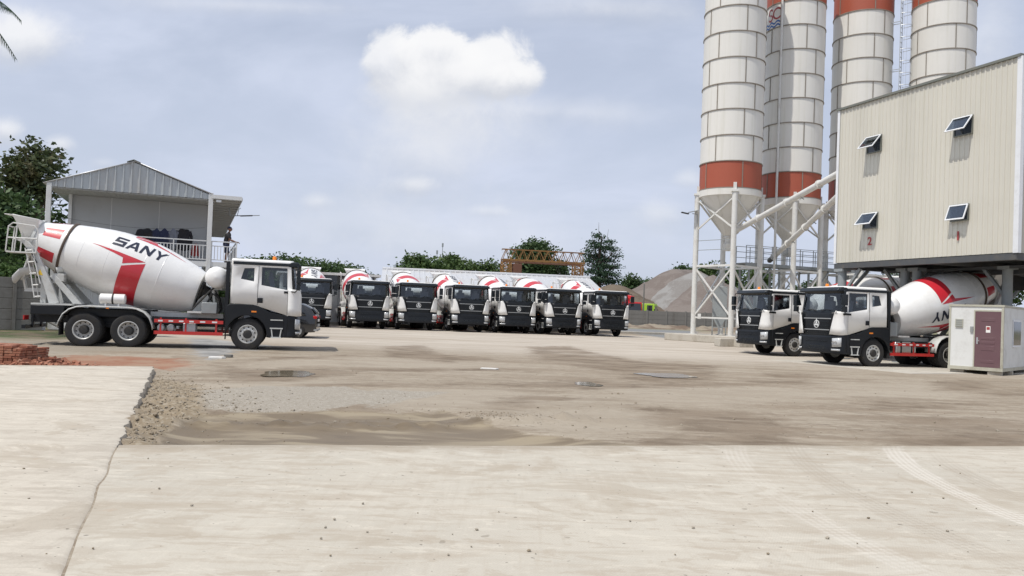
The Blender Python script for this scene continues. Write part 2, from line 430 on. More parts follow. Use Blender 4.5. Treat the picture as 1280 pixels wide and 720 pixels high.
def dirt_z(x, y):
    p = Vector((x, y, 0)); z = gz(x, y)
    da = (p - APR_L).dot(AN); ds = (p - SLAB_N).dot(SN); al = (p - SLAB_N).dot(SD)
    if y < 26:
        fade = 1 - smooth(18, 26, y)
        z -= .035 * fade
        z -= .10 * math.exp(-max(ds, 0) / 1.6) * fade * (1 - .5 * smooth(2.0, 0, al))      # low beside the raised slab
        z -= .10 * smooth(-.25, .5, sdist(MUDP, x, y)) if -7 < x < 4 and y < 15 else 0
        rub = smooth(2.6, .3, ds) * smooth(-.3, .5, da) * smooth(8, 3.5, al)
        rub *= 1 - smooth(-.35, .05, sdist(MUDP, x, y)) if rub > 0 else 1
        z += rub * (.085 * mnoise.fractal(Vector((x * 3.4, y * 3.4, 1)), .9, 2, 5) + .05)
        edge = math.exp(-((da - 2.35 + .25 * mnoise.noise(Vector((x * 1.3, y * 1.3, 0)))) / .28) ** 2) * smooth(8, 6, ds)
        z += edge * (.075 + .075 * mnoise.fractal(Vector((x * 4, y * 4, 3)), 1, 2, 3))
        z += .012 * mnoise.fractal(Vector((x * .9, y * 1.6, 7)), 1, 2, 3) * fade
        if da < .25: z = min(z, -.035)
        if da < -.05: z = -.009
        if ds < -.05 and al < (SLAB_F - SLAB_N).length - .05: z = -.009
    else:
        z += .012 * mnoise.fractal(Vector((x * .4, y * .6, 7)), 1, 2, 2)
    return z

def pxblob(x0, x1, y0, y1):
    xc = (x0 + x1) / 2; a = gnd(xc, y1); b = gnd(xc, y0); c = gnd(xc, (y0 + y1) / 2)
    cy = (a.y + b.y) / 2; k = (xc - 640) / 1000
    return (c.x * cy / c.y, cy, (x1 - x0) / 2000 * cy, (b.y - a.y) / 2)

def ground_mat():
    t = NT('yard_dirt'); v = t.obj()
    big = t.noise(v, .16, 5, .6); mid = t.noise(v, .9, 6, .62, .3); fine = t.noise(v, 14, 4, .6); grit = t.noise(v, 60, 3, .7)
    rutv = t.mapping(v, rot=(0, 0, R(-14)), scale=(.16, 1.5, 1))
    rut = t.noise(rutv, .9, 7, .66, .8)
    wob = t.math('ADD', t.math('MULTIPLY', t.math('SUBTRACT', rut, .5), 1.5), t.math('MULTIPLY', t.math('SUBTRACT', mid, .5), .9))
    c = t.mix(t.rng(big, .3, .7), (.275, .230, .172), (.33, .285, .222))
    c = t.mix(t.rng(rut, .50, .62, 0, .8), c, (.235, .187, .135))
    c = t.mix(t.rng(rut, .46, .32, 0, .6), c, (.37, .325, .26))
    c = t.mix(t.rng(mid, .52, .68, 0, .5), c, (.24, .195, .145))
    fs1 = t.noise(t.mapping(v, loc=(1, 7, 0), rot=(0, 0, R(-8)), scale=(.55, 1.5, 1)), 7.5, 7, .72, .4)
    c = t.mix(t.rng(fs1, .545, .585, 0, .42), c, (.19, .15, .108)); c = t.mix(t.rng(fs1, .44, .40, 0, .45), c, (.42, .375, .305))
    stn = t.noise(t.mapping(v, rot=(0, 0, R(-16)), scale=(.30, 1.0, 1)), 1.25, 8, .68, .6)
    c = t.mix(t.rng(stn, .54, .585, 0, .62), c, (.215, .172, .125))
    c = t.mix(t.rng(stn, .42, .36, 0, .45), c, (.37, .32, .255))
    stf = t.noise(t.mapping(v, loc=(4, 2, 0), rot=(0, 0, R(-10)), scale=(.5, 1.4, 1)), 4.5, 6, .7, .3)
    c = t.mix(t.rng(stf, .60, .64, 0, .5), c, (.17, .135, .10))
    def blob(px, colr, alpha, soft=.45, amp=1.0, rot=None, extra=None):
        nonlocal c
        cx, cy, rx, ry = px
        q = t.mapping(v, loc=(cx, cy, 0), rot=(0, 0, R(rot or 0)), scale=(rx, ry, 1000), typ='TEXTURE')
        ln = t.math('ADD', t.vmath('LENGTH', q), t.math('MULTIPLY', wob, amp))
        m = t.rng(ln, 1 + soft * .5, 1 - soft, 0, alpha)
        if extra is not None: m = t.math('MULTIPLY', m, extra)
        c = t.mix(m, c, colr)
        return m
    # far concrete hardstand
    sp = t.n('ShaderNodeSeparateXYZ'); t.put(sp.inputs[0], v)
    hs = t.rng(t.math('ADD', t.math('ADD', sp.outputs[1], t.math('MULTIPLY', sp.outputs[0], .10)), t.math('MULTIPLY', wob, 7)), 27, 35, 0, .92)
    hs = t.math('MULTIPLY', hs, t.rng(sp.outputs[1], 62, 56, 0, 1))
    c = t.mix(hs, c, t.mix(t.rng(rut, .35, .7), (.50, .455, .39), (.35, .30, .24)))
    jag = t.math('ADD', t.math('MULTIPLY', t.math('SUBTRACT', t.noise(v, 2.2, 7, .68, .4), .5), 1.3), t.math('MULTIPLY', t.math('SUBTRACT', fine, .5), .18))
    def stain(name, colr, alpha, w, amp, colr2=None):
        nonlocal c
        at_ = t.n('ShaderNodeAttribute', attribute_name=name)
        m = t.rng(t.math('ADD', at_.outputs['Fac'], t.math('MULTIPLY', jag, amp)), -w, w, 0, 1)
        m = t.math('MULTIPLY', m, alpha); c = t.mix(m, c, colr); return m
    stain('pale', (.36, .315, .25), .5, .45, 1.2)
    stain('damp_and_shade', t.mix(t.rng(mid, .38, .6), (.14, .105, .072), (.21, .165, .118)), t.rng(stn, .36, .56, .25, .85), .38, 1.5)
    c = t.mix(t.rng(stf, .62, .66, 0, .4), c, (.16, .13, .10))
    blob(pxblob(-60, 230, 425, 440), (.27, .245, .20), .6, .5)
    stain('red', t.mix(t.rng(mid, .4, .6), (.27, .12, .07), (.31, .19, .125)), .85, .3, 1.3)
    stain('cement', t.mix(t.rng(mid, .4, .6), (.20, .205, .205), (.33, .335, .33)), .85, .25, 1.2)
    g = stain('gravel', (.315, .285, .235), .96, .10, .7)
    c = t.mix(t.math('MULTIPLY', g, t.rng(fine, .48, .60, 0, .65)), c, (.41, .38, .325)); c = t.mix(t.math('MULTIPLY', g, t.rng(grit, .5, .62, 0, .75)), c, (.18, .15, .115))
    rb = stain('rubble', (.25, .20, .135), .95, .12, .7)
    c = t.mix(t.math('MULTIPLY', rb, t.rng(fine, .50, .62, 0, .75)), c, (.37, .325, .25)); c = t.mix(t.math('MULTIPLY', rb, t.rng(t.noise(v, 5, 5, .7), .5, .62, 0, .6)), c, (.20, .16, .11))
    mud = stain('mud', (.165, .128, .083), .98, .07, .35)
    mudn = t.noise(t.mapping(v, rot=(0, 0, R(-12)), scale=(.35, 1.5, 1)), 1.1, 5, .55, .5)
    c = t.mix(t.math('MULTIPLY', mud, t.rng(mudn, .48, .62)), c, (.285, .235, .16)); c = t.mix(t.math('MULTIPLY', mud, t.rng(mudn, .44, .34, 0, .7)), c, (.12, .092, .06))
    stain('bluewet', (.185, .195, .20), .9, .6, 1.0)
    c = t.mix(t.rng(fine, .6, .8, 0, .35), c, (.17, .14, .105))
    # bare earth and weeds far off
    far = t.rng(sp.outputs[1], 85, 100); c = t.mix(far, c, t.mix(t.rng(mid, .4, .6), (.26, .21, .15), (.10, .13, .05)))
    lf = t.rng(t.math('ADD', sp.outputs[0], t.math('MULTIPLY', wob, 1.2)), -15.2, -17.2); lf = t.math('MULTIPLY', lf, t.rng(sp.outputs[1], 27, 30))
    c = t.mix(lf, c, t.mix(t.rng(mid, .4, .6), (.15, .12, .08), (.06, .085, .03)))
    smoothm = t.math('SUBTRACT', 1.0, t.math('MULTIPLY', mud, .75))
    h = t.math('ADD', t.math('MULTIPLY', fine, .5), t.math('ADD', t.math('MULTIPLY', grit, .3), t.math('MULTIPLY', rut, 1.5)))
    h = t.math('MULTIPLY', h, smoothm)
    rr = t.math('SUBTRACT', .95, t.math('MULTIPLY', mud, .40))
    MAT['yard_dirt'] = t.principled(c, rr, 0, t.bump(h, .55, .035), .3)
ground_mat()

def axis_vals(segs):
    out = []
    for a, b, st in segs:
        x = a
        while x < b - 1e-6: out.append(x); x += st
    out.append(segs[-1][1]); return out
def make_ground():
    xs = axis_vals([(-2500, -300, 440), (-300, -60, 40), (-60, -16, 4), (-16, -8, .4), (-8, 6, .085), (6, 16, .3), (16, 30, 1.0), (30, 60, 3), (60, 300, 40), (300, 2500, 440)])
    ys = axis_vals([(-60, 2, 6), (2, 8, .5), (8, 18, .085), (18, 30, .25), (30, 60, 1.0), (60, 140, 8), (140, 400, 40), (400, 4000, 600)])
    mb = MB(); mb.grid([[(x, y, dirt_z(x, y)) for x in xs] for y in ys])
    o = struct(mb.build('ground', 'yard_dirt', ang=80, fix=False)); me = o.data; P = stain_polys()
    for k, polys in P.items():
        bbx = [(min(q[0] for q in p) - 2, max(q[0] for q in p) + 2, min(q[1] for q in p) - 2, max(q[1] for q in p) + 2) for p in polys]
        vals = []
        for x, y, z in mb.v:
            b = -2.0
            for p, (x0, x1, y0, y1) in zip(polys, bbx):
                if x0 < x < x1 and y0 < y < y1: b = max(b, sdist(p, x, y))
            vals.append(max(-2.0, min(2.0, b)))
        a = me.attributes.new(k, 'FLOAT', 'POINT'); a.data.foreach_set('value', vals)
make_ground()

def concrete_mat(name, base, dark, tracks, edges=()):
    t = NT(name); v = t.obj()
    big = t.noise(v, .35, 5, .6, .3); mid = t.noise(v, 1.7, 6, .62, .4); fine = t.noise(v, 26, 4, .6)
    st = t.noise(t.mapping(v, rot=(0, 0, R(23)), scale=(5.5, .35, 1)), 3.0, 5, .6)
    st2 = t.noise(t.mapping(v, rot=(0, 0, R(-13)), scale=(.35, 2.6, 1)), 1.3, 6, .65, .5)
    ptch = t.noise(t.mapping(v, loc=(2, 5, 0), rot=(0, 0, R(10)), scale=(.8, 1.3, 1)), .8, 7, .66, .8)
    br = t.n('ShaderNodeTexWave'); t.put(br.inputs['Vector'], t.mapping(v, rot=(0, 0, R(23)))); br.inputs['Scale'].default_value = 17; br.inputs['Distortion'].default_value = 1.5; br.inputs['Detail'].default_value = 3
    c = t.mix(t.rng(big, .35, .68), base, tuple(x * .90 for x in base))
    c = t.mix(t.rng(st2, .48, .64, 0, .62), c, dark)
    c = t.mix(t.rng(mid, .53, .70, 0, .5), c, dark)
    c = t.mix(t.rng(st, .52, .7, 0, .28), c, tuple(x * 1.08 for x in base))
    c = t.mix(t.rng(st, .46, .34, 0, .22), c, dark)
    gr = t.noise(v, 70, 4, .75); c = t.mix(t.rng(gr, .50, .66, 0, .30), c, dark); c = t.mix(t.rng(gr, .46, .34, 0, .3), c, tuple(min(1, x * 1.15) for x in base))
    bl = t.noise(t.mapping(v, rot=(0, 0, R(-13)), scale=(.7, 1.8, 1)), 3.2, 8, .72, .5); c = t.mix(t.rng(bl, .53, .59, 0, .60), c, dark); c = t.mix(t.rng(bl, .45, .38, 0, .6), c, tuple(min(1, x * 1.12) for x in base))
    c = t.mix(t.rng(ptch, .545, .60, 0, .5), c, (.36, .31, .24)); c = t.mix(t.rng(ptch, .66, .70, 0, .35), c, (.40, .28, .19))
    sp_ = t.noise(v, 5.5, 2, .5); c = t.mix(t.rng(sp_, .715, .745, 0, .5), c, (.2, .17, .13))
    sp2 = t.noise(t.mapping(v, loc=(3, 8, 2)), 17, 1, .5); c = t.mix(t.rng(sp2, .745, .76, 0, .7), c, (.12, .10, .08))
    for (cx, cy, rad, w, a, colr) in tracks:
        q = t.mapping(v, loc=(-cx, -cy, 0)); sx = t.n('ShaderNodeSeparateXYZ'); t.put(sx.inputs[0], q)
        cbx = t.n('ShaderNodeCombineXYZ'); t.put(cbx.inputs[0], sx.outputs[0]); t.put(cbx.inputs[1], sx.outputs[1])
        ln = t.vmath('LENGTH', cbx.outputs[0])
        dd = t.math('ABSOLUTE', t.math('SUBTRACT', ln, rad))
        m = t.rng(t.math('ADD', dd, t.math('MULTIPLY', t.math('SUBTRACT', mid, .5), .22)), w, w * .6)
        an = t.math('ARCTAN2', sx.outputs[1], sx.outputs[0])
        tr = t.math('SINE', t.math('MULTIPLY', an, rad * 2 * PI / .075))
        lug = t.math('SINE', t.math('MULTIPLY', ln, 2 * PI / .06))
        mm = t.math('MULTIPLY', m, t.rng(t.math('ADD', tr, lug), -.8, 1.2, .25, 1))
        mm = t.math('MULTIPLY', mm, t.rng(big, .36, .56, .1, a))
        c = t.mix(mm, c, colr)
    for o_, n_, w_ in edges:
        da_ = t.vmath('DOT_PRODUCT', t.vmath('SUBTRACT', v, tuple(o_)), tuple(n_))
        dm = t.rng(t.math('ADD', da_, t.math('ADD', t.math('MULTIPLY', t.math('SUBTRACT', mid, .5), 1.6 * w_), t.math('MULTIPLY', t.math('SUBTRACT', bl, .5), 1.2 * w_))), -w_, .12, 0, .75)
        c = t.mix(dm, c, (.33, .28, .212))
    h = t.math('ADD', t.math('MULTIPLY', fine, .35), t.math('ADD', t.math('MULTIPLY', mid, 1.0), t.math('MULTIPLY', br.outputs['Fac'], .10)))
    MAT[name] = t.principled(c, .9, 0, t.bump(h, .28, .02), .3)
lt = (.60, .565, .50); dk = (.33, .285, .225)
concrete_mat('apron_concrete', (.485, .45, .378), (.385, .335, .265),
             [(13.0, 7.2, 8.6, .16, .75, lt), (13.0, 7.2, 8.1, .16, .5, dk), (13.0, 7.2, 6.2, .2, .6, lt), (13.2, 7.6, 9.9, .18, .45, dk), (13.1, 7.4, 10.6, .18, .45, lt)], [(APR_L, AN, .55)])
concrete_mat('slab_concrete', (.53, .485, .405), (.40, .355, .29), [], [(SLAB_F, SD, .5)])

def jw(a): return .035 * mnoise.fractal(Vector((a * .8, 9, 0)), 1, 2, 4) * min(1, -a / .5) if a < 0 else 0
def make_slabs():
    # front apron: from behind the camera to its far edge
    edge = lambda t: APR_L + AD * t
    mb = MB(); rows = []
    n = 90; L0, L1 = .012, 30.0
    top_far = []
    for i in range(n + 1):
        p = edge(L0 + (L1 - L0) * i / n); p = p + AN * (.035 * mnoise.fractal(Vector((i * .6, 0, 5)), 1, 2, 3) + .05 * mnoise.noise(Vector((i * .11, 3, 5)))); top_far.append(p)
    back = -26
    def row(z, dn): return [(p.x + AN.x * dn, p.y + AN.y * dn, z) for p in top_far]
    left_lim = SLAB_N
    mb.grid([[(p.x - SD.x * q + (SN.x * jw(-q) if i_ == 0 else 0), p.y - SD.y * q + (SN.y * jw(-q) if i_ == 0 else 0), 0) for i_, p in enumerate(top_far)] for q in [22, 16] + [14 - .23 * k_ for k_ in range(60)]] + [row(0, -.02), row(-.012, .0), row(-.15, .012)])
    struct(mb.build('concrete_apron', 'apron_concrete', ang=50, fix=False), 'pale concrete apron across the foreground with tyre marks')
    # left slab
    mb = MB(); L = (SLAB_F - SLAB_N).length; pts = []
    n = 260
    for i in range(n + 1):
        a = -14 + (L + 14) * i / n
        p = SLAB_N + SD * a
        w = .05 * mnoise.fractal(Vector((a * 1.7, 2, 0)), 1, 2, 3) + .03 * mnoise.fractal(Vector((a * 7, 4, 0)), .7, 2, 3) if a > 0 else jw(a) + .006 * mnoise.fractal(Vector((a * 4.0, 9, 0)), 1, 2, 3) - .004
        pts.append(p + SN * w)
    offs = [-26, -12, -6, -3, -1.5, -.6, -.03]
    g = [[(p.x + SN.x * o, p.y + SN.y * o, .004) for p in pts] for o in offs]
    g += [[(p.x, p.y, -.008) for p in pts], [(p.x + SN.x * .02, p.y + SN.y * .02, -.17) for p in pts]]
    mb.grid(g)
    far = [(p[-1][0], p[-1][1], p[-1][2]) for p in g[:7]]
    mb.grid([far, [(x + SD.x * .02, y + SD.y * .02, -.17) for x, y, z in far]])
    struct(mb.build('concrete_slab', 'slab_concrete', ang=50, fix=False), 'pale concrete slab with a broken edge above the mud')
make_slabs()

def rock(mb, c, r, seed, flat=.7, m=0):
    rnd = random.Random(seed)
    bmk = [(0, 0, 1), (.89, 0, .45), (.28, .85, .45), (-.72, .53, .45), (-.72, -.53, .45), (.28, -.85, .45), (.72, .53, -.45), (-.28, .85, -.45), (-.89, 0, -.45), (-.28, -.85, -.45), (.72, -.53, -.45), (0, 0, -1)]
    fs = [(0, 1, 2), (0, 2, 3), (0, 3, 4), (0, 4, 5), (0, 5, 1), (1, 6, 2), (2, 7, 3), (3, 8, 4), (4, 9, 5), (5, 10, 1), (6, 7, 2), (7, 8, 3), (8, 9, 4), (9, 10, 5), (10, 6, 1), (11, 7, 6), (11, 8, 7), (11, 9, 8), (11, 10, 9), (11, 6, 10)]
    a = rnd.uniform(0, 6.28); sx, sy = rnd.uniform(.7, 1.3), rnd.uniform(.7, 1.3)
    pts = []
    for x, y, z in bmk:
        k = r * rnd.uniform(.72, 1.2); x, y = x * sx, y * sy
        pts.append((c[0] + k * (x * math.cos(a) - y * math.sin(a)), c[1] + k * (x * math.sin(a) + y * math.cos(a)), c[2] + k * z * flat))
    mb.add(pts, fs, m)
def make_rubble():
    mb = MB(); rnd = random.Random(5)
    L = (SLAB_F - SLAB_N).length
    for i in range(5200):
        k = rnd.random()
        if k < .52:                                   # along the slab's broken edge
            al = rnd.triangular(0, L, .8); ds = .06 + abs(rnd.gauss(0, .75)) * (1.5 - al / L)
            p = SLAB_N + SD * al + SN * ds; r = rnd.lognormvariate(-4.75, .55)
        elif k < .82:                                 # ragged gravel line behind the mud
            t = rnd.uniform(.8, 5.6); p = APR_L + AD * t + AN * (2.5 + rnd.gauss(.25, .35)); r = rnd.lognormvariate(-4.85, .4)
        elif k < .92:
            t = rnd.uniform(.3, 24); p = APR_L + AD * t + AN * rnd.uniform(.05, 9); r = rnd.lognormvariate(-5.0, .5)
        else:
            p = gnd(rnd.uniform(-100, 1280), rnd.uniform(440, 545)); r = rnd.lognormvariate(-4.6, .5)
        if (p - APR_L).dot(AN) < .06 or ((p - SLAB_N).dot(SN) < .05 and (p - SLAB_N).dot(SD) < L): continue
        if sdist(MUDP, p.x, p.y) > -.05 and rnd.random() < .93: continue
        r = min(r, .075)
        rock(mb, (p.x, p.y, dirt_z(p.x, p.y) + r * .25), r, i, .7, rnd.choice((0, 0, 1)))
    for i in range(46):                                # crumbs on the concrete
        p = gnd(rnd.uniform(-60, 1300), rnd.uniform(565, 740)); r = rnd.uniform(.005, .014)
        rock(mb, (p.x, p.y, r * .4 + .004), r, 9000 + i, .7, rnd.choice((0, 1)))
    tag(mb.build('gravel', ['stone', 'rubble_grey'], ang=0), 'loose stones and gravel along the broken slab edge and mud', 'gravel', kind='stuff')
make_rubble()

def make_puddles():
    t = NT('puddle_water'); v = t.obj()
    MAT['puddle_water'] = t.principled(t.mix(t.rng(t.noise(v, 1.6, 4), .42, .58), (.16, .13, .085), (.23, .19, .13)), .10, 0, t.bump(t.noise(v, 12, 2), .02, .01), .35)
    for k, (x0, x1, y0, y1) in enumerate(((798, 868, 466.5, 471.5), (718, 750, 476, 481), (332, 390, 461, 469))):
        cx, cy, rx, ry = pxblob(x0, x1, y0, y1); mb = MB(); pts = []
        zz = max(dirt_z(cx + dx * rx, cy + dy * ry) for dx in (-.7, 0, .7) for dy in (-.7, 0, .7)) + .006
        for i in range(90):
            a = 2 * PI * i / 90; k2 = 1 + .6 * mnoise.noise(Vector((math.cos(a) * 1.0, math.sin(a) * 1.0, k * 5.0))) + .13 * mnoise.fractal(Vector((math.cos(a) * 2.6, math.sin(a) * 2.6, k * 3.0)), 1, 2, 3)
            pts.append((cx + rx * k2 * math.cos(a), cy + ry * k2 * math.sin(a), zz))
        mb.add(pts, [tuple(range(90))])
        struct(mb.build('puddle', 'puddle_water', ang=0))
make_puddles()

# ------------------------------------------------------------------ concrete mixer truck (x forward from the bumper, y left, z up)
DRUM_O = Vector((-3.3, 0, 1.89)); DRUM_T = R(16.8); KS = .888
DPROF = [(0, .70), (.05, .73), (.27, .81), (.7, .93), (1.25, 1.05), (1.7, 1.12), (2.05, 1.14), (2.75, 1.14), (3.2, 1.09), (3.75, .985), (4.2, .885), (4.65, .765), (5.0, .66), (5.25, .60)]
def drum_r(s):
    for (a, ra), (b, rb) in zip(DPROF, DPROF[1:]):
        if a <= s <= b: return ra + (rb - ra) * (s - a) / (b - a)
    return DPROF[-1][1] if s > 0 else DPROF[0][1]
def dp(s, deg, off=.006):
    s *= KS; r = drum_r(s) + off; a = R(deg); return (s, r * math.cos(a), r * math.sin(a))

LETTERS = {
 'S': (1.1, [[(.0, .78), (1.1, .78), (1.1, 1), (.0, 1)], [(0, .39), (1.1, .39), (1.1, .61), (0, .61)], [(0, 0), (1.1, 0), (1.1, .22), (0, .22)], [(0, .61), (.26, .61), (.26, .78), (0, .78)], [(.84, .22), (1.1, .22), (1.1, .39), (.84, .39)]]),
 'A': (1.2, [[(0, 0), (.27, 0), (.60, .76), (.60, 1), (.44, 1)], [(1.2, 0), (.76, 1), (.60, 1), (.60, .76), (.93, 0)], [(.357, .2), (.843, .2), (.761, .39), (.439, .39)]]),
 'N': (1.1, [[(0, 0), (.25, 0), (.25, 1), (0, 1)], [(.85, 0), (1.1, 0), (1.1, 1), (.85, 1)], [(.25, 1), (.25, .62), (.85, 0), (.85, .38)]]),
 'Y': (1.16, [[(.45, 0), (.71, 0), (.71, .42), (.45, .42)], [(0, 1), (.45, .42), (.58, .42), (.58, .62), (.29, 1)], [(1.16, 1), (.87, 1), (.58, .62), (.58, .42), (.71, .42)]]),
}
def mapped(mb, polys, fn, m, cuts=3):
    bm = bmesh.new()
    for poly in polys:
        bm.faces.new([bm.verts.new((x, y, 0)) for x, y in poly])
    bmesh.ops.triangulate(bm, faces=bm.faces[:])
    bmesh.ops.subdivide_edges(bm, edges=bm.edges[:], cuts=cuts, use_grid_fill=True)
    bmesh.ops.triangulate(bm, faces=bm.faces[:])
    bm.verts.index_update()
    mb.add([fn(v.co.x, v.co.y) for v in bm.verts], [tuple(v.index for v in f.verts) for f in bm.faces], m); bm.free()

def make_drum(parent):
    mb = MB()
    prof = []; s = 0
    while s < 5.25: prof.append((drum_r(s), s)); s += .09
    prof.append((.60, 5.25)); prof += [(.5, 5.26), (.48, 4.9)]
    mb.lathe([(.25, -.02)] + prof, (0, 0, 0), (1, 0, 0), 72, 0, caps=True)
    for sv in (1.25, 1.8, 2.88, 3.7):                    # weld seams
        r = drum_r(sv); mb.lathe([(r + .001, sv - .012), (r + .005, sv), (r + .001, sv + .012)], (0, 0, 0), (1, 0, 0), 72, 0, caps=False)
    for base in (0, 180):
        def P(s, d): return dp(s, base + d)
        def PI_(s, d): return dp(4.66 - s, base - d)
        for fn in (P, PI_):
            # wedge with its tip, under and over the word
            A, B, C, D = (3.95, -17.5), (1.97, -23.5), (2.69, -37.0), (2.74, -27.5)
            mapped(mb, [[A, B, D], [B, C, D]], fn, 1, 5)
        rows = []
        ftop = lambda s: -26.5 + (s - 1.97) / (2.69 - 1.97) * (-14.5)
        for i in range(9):
            s = 1.95 + (2.69 - 1.95) * i / 8; s2 = 4.66 - s
            a0 = ftop(s); a1 = -180 - ftop(4.66 - (s + .02 + .0)) ; a1 = -180 + 26.5 + 14.5 - (s - 1.97) / .72 * 14.5
            rows.append([dp(s + (k / 40) * .04, base + a0 + (a1 - a0) * k / 40) for k in range(41)])
        mb.grid(rows, 1)
        # the word
        cap, xs = .41, .90
        W = sum(LETTERS[c][0] for c in 'SANY') + .42; x = 0
        for ch in 'SANY':
            w, polys = LETTERS[ch]
            def fn(px, py, x=x):
                u = (x + px - W / 2 + (py - .5) * .22) * cap * xs
                s = 2.33 - u; return dp(s, base + math.degrees((py - .5) * cap / drum_r(s * KS)), .007)
            mapped(mb, polys, fn, 2, 3); x += w + .14
    for k in range(6):                                    # red marks on the rear cone
        a = k * 60 - 14
        mb.grid([[dp(s, a + d) for d in (-13, -8, -3, 3, 8, 13)] for s in (5.0, 5.15, 5.35, 5.62)], 1)
    o = mb.build('drum', ['drum_white', 'decal_red', 'decal_blue'], parent, ang=30, fix=False)
    b = MB(); r = drum_r(4.25)
    b.lathe([(r - .02, 4.23), (r + .035, 4.23), (r + .045, 4.245), (r + .045, 4.29), (r + .035, 4.305), (r - .06, 4.305)], (0, 0, 0), (1, 0, 0), 72, 0, caps=False)
    b.build('roller_ring', 'band_brown', o, ang=40)
    b = MB(); b.lathe([(.57, 5.20), (.66, 5.20), (.66, 5.28), (.57, 5.28)], (0, 0, 0), (1, 0, 0), 48, 0, caps=False)
    b.build('neck_rim', 'frame_grey', o)
    return o
def spin_drum(o, spin):
    t = DRUM_T
    al = Matrix(((-math.cos(t), 0, math.sin(t)), (0, -1, 0), (math.sin(t), 0, math.cos(t))))
    o.location = DRUM_O; o.rotation_euler = (al @ Matrix.Rotation(R(spin), 3, 'X')).to_euler()

# plan of the cab, half outline: front centre to back centre
CABC = [(0, 0), (-.005, .45), (-.02, .86), (-.055, 1.05), (-.11, 1.16), (-.21, 1.235), (-.37, 1.25), (-1.22, 1.25), (-1.32, 1.25), (-1.46, 1.25), (-1.88, 1.25), (-2.14, 1.25), (-2.2, 1.18), (-2.2, .55), (-2.2, 0)]
def cab_rows():
    rows = []
    zb = [1.1, 1.1, 1.12, 1.15, 1.17, 1.2, 1.21, 1.46, 1.50, 1.53, 1.545, 1.55, 1.55, 1.55, 1.55]
    wb = [2.12, 2.12, 2.12, 2.12, 2.12, 2.08, 2.06, 2.20, 2.26, 2.31, 2.38, 2.4, 2.3, 2.3, 2.3]
    zs = [zb, [2.04] * 15, wb, [2.80] * 6 + [2.80, 2.80, 2.78, 2.76, 2.74, 2.76, 2.75, 2.75, 2.75], [2.9] * 15, [3.0] * 15]
    for r, z in enumerate(zs):
        row = []
        for i, (x, y) in enumerate(CABC):
            zz = z[i]; k = max(0, zz - 2.05)
            x2 = x - .15 * k * max(0, 1 - (-x) / .5) ; y2 = y * (1 - .035 * k)
            if i == 10 and r == 3: x2 += .10
            row.append(Vector((x2, y2, zz)))
        rows.append(row)
    rows.append([Vector((v.x * .97 - .05, v.y * .95, 3.06)) for v in rows[-1]])
    return rows
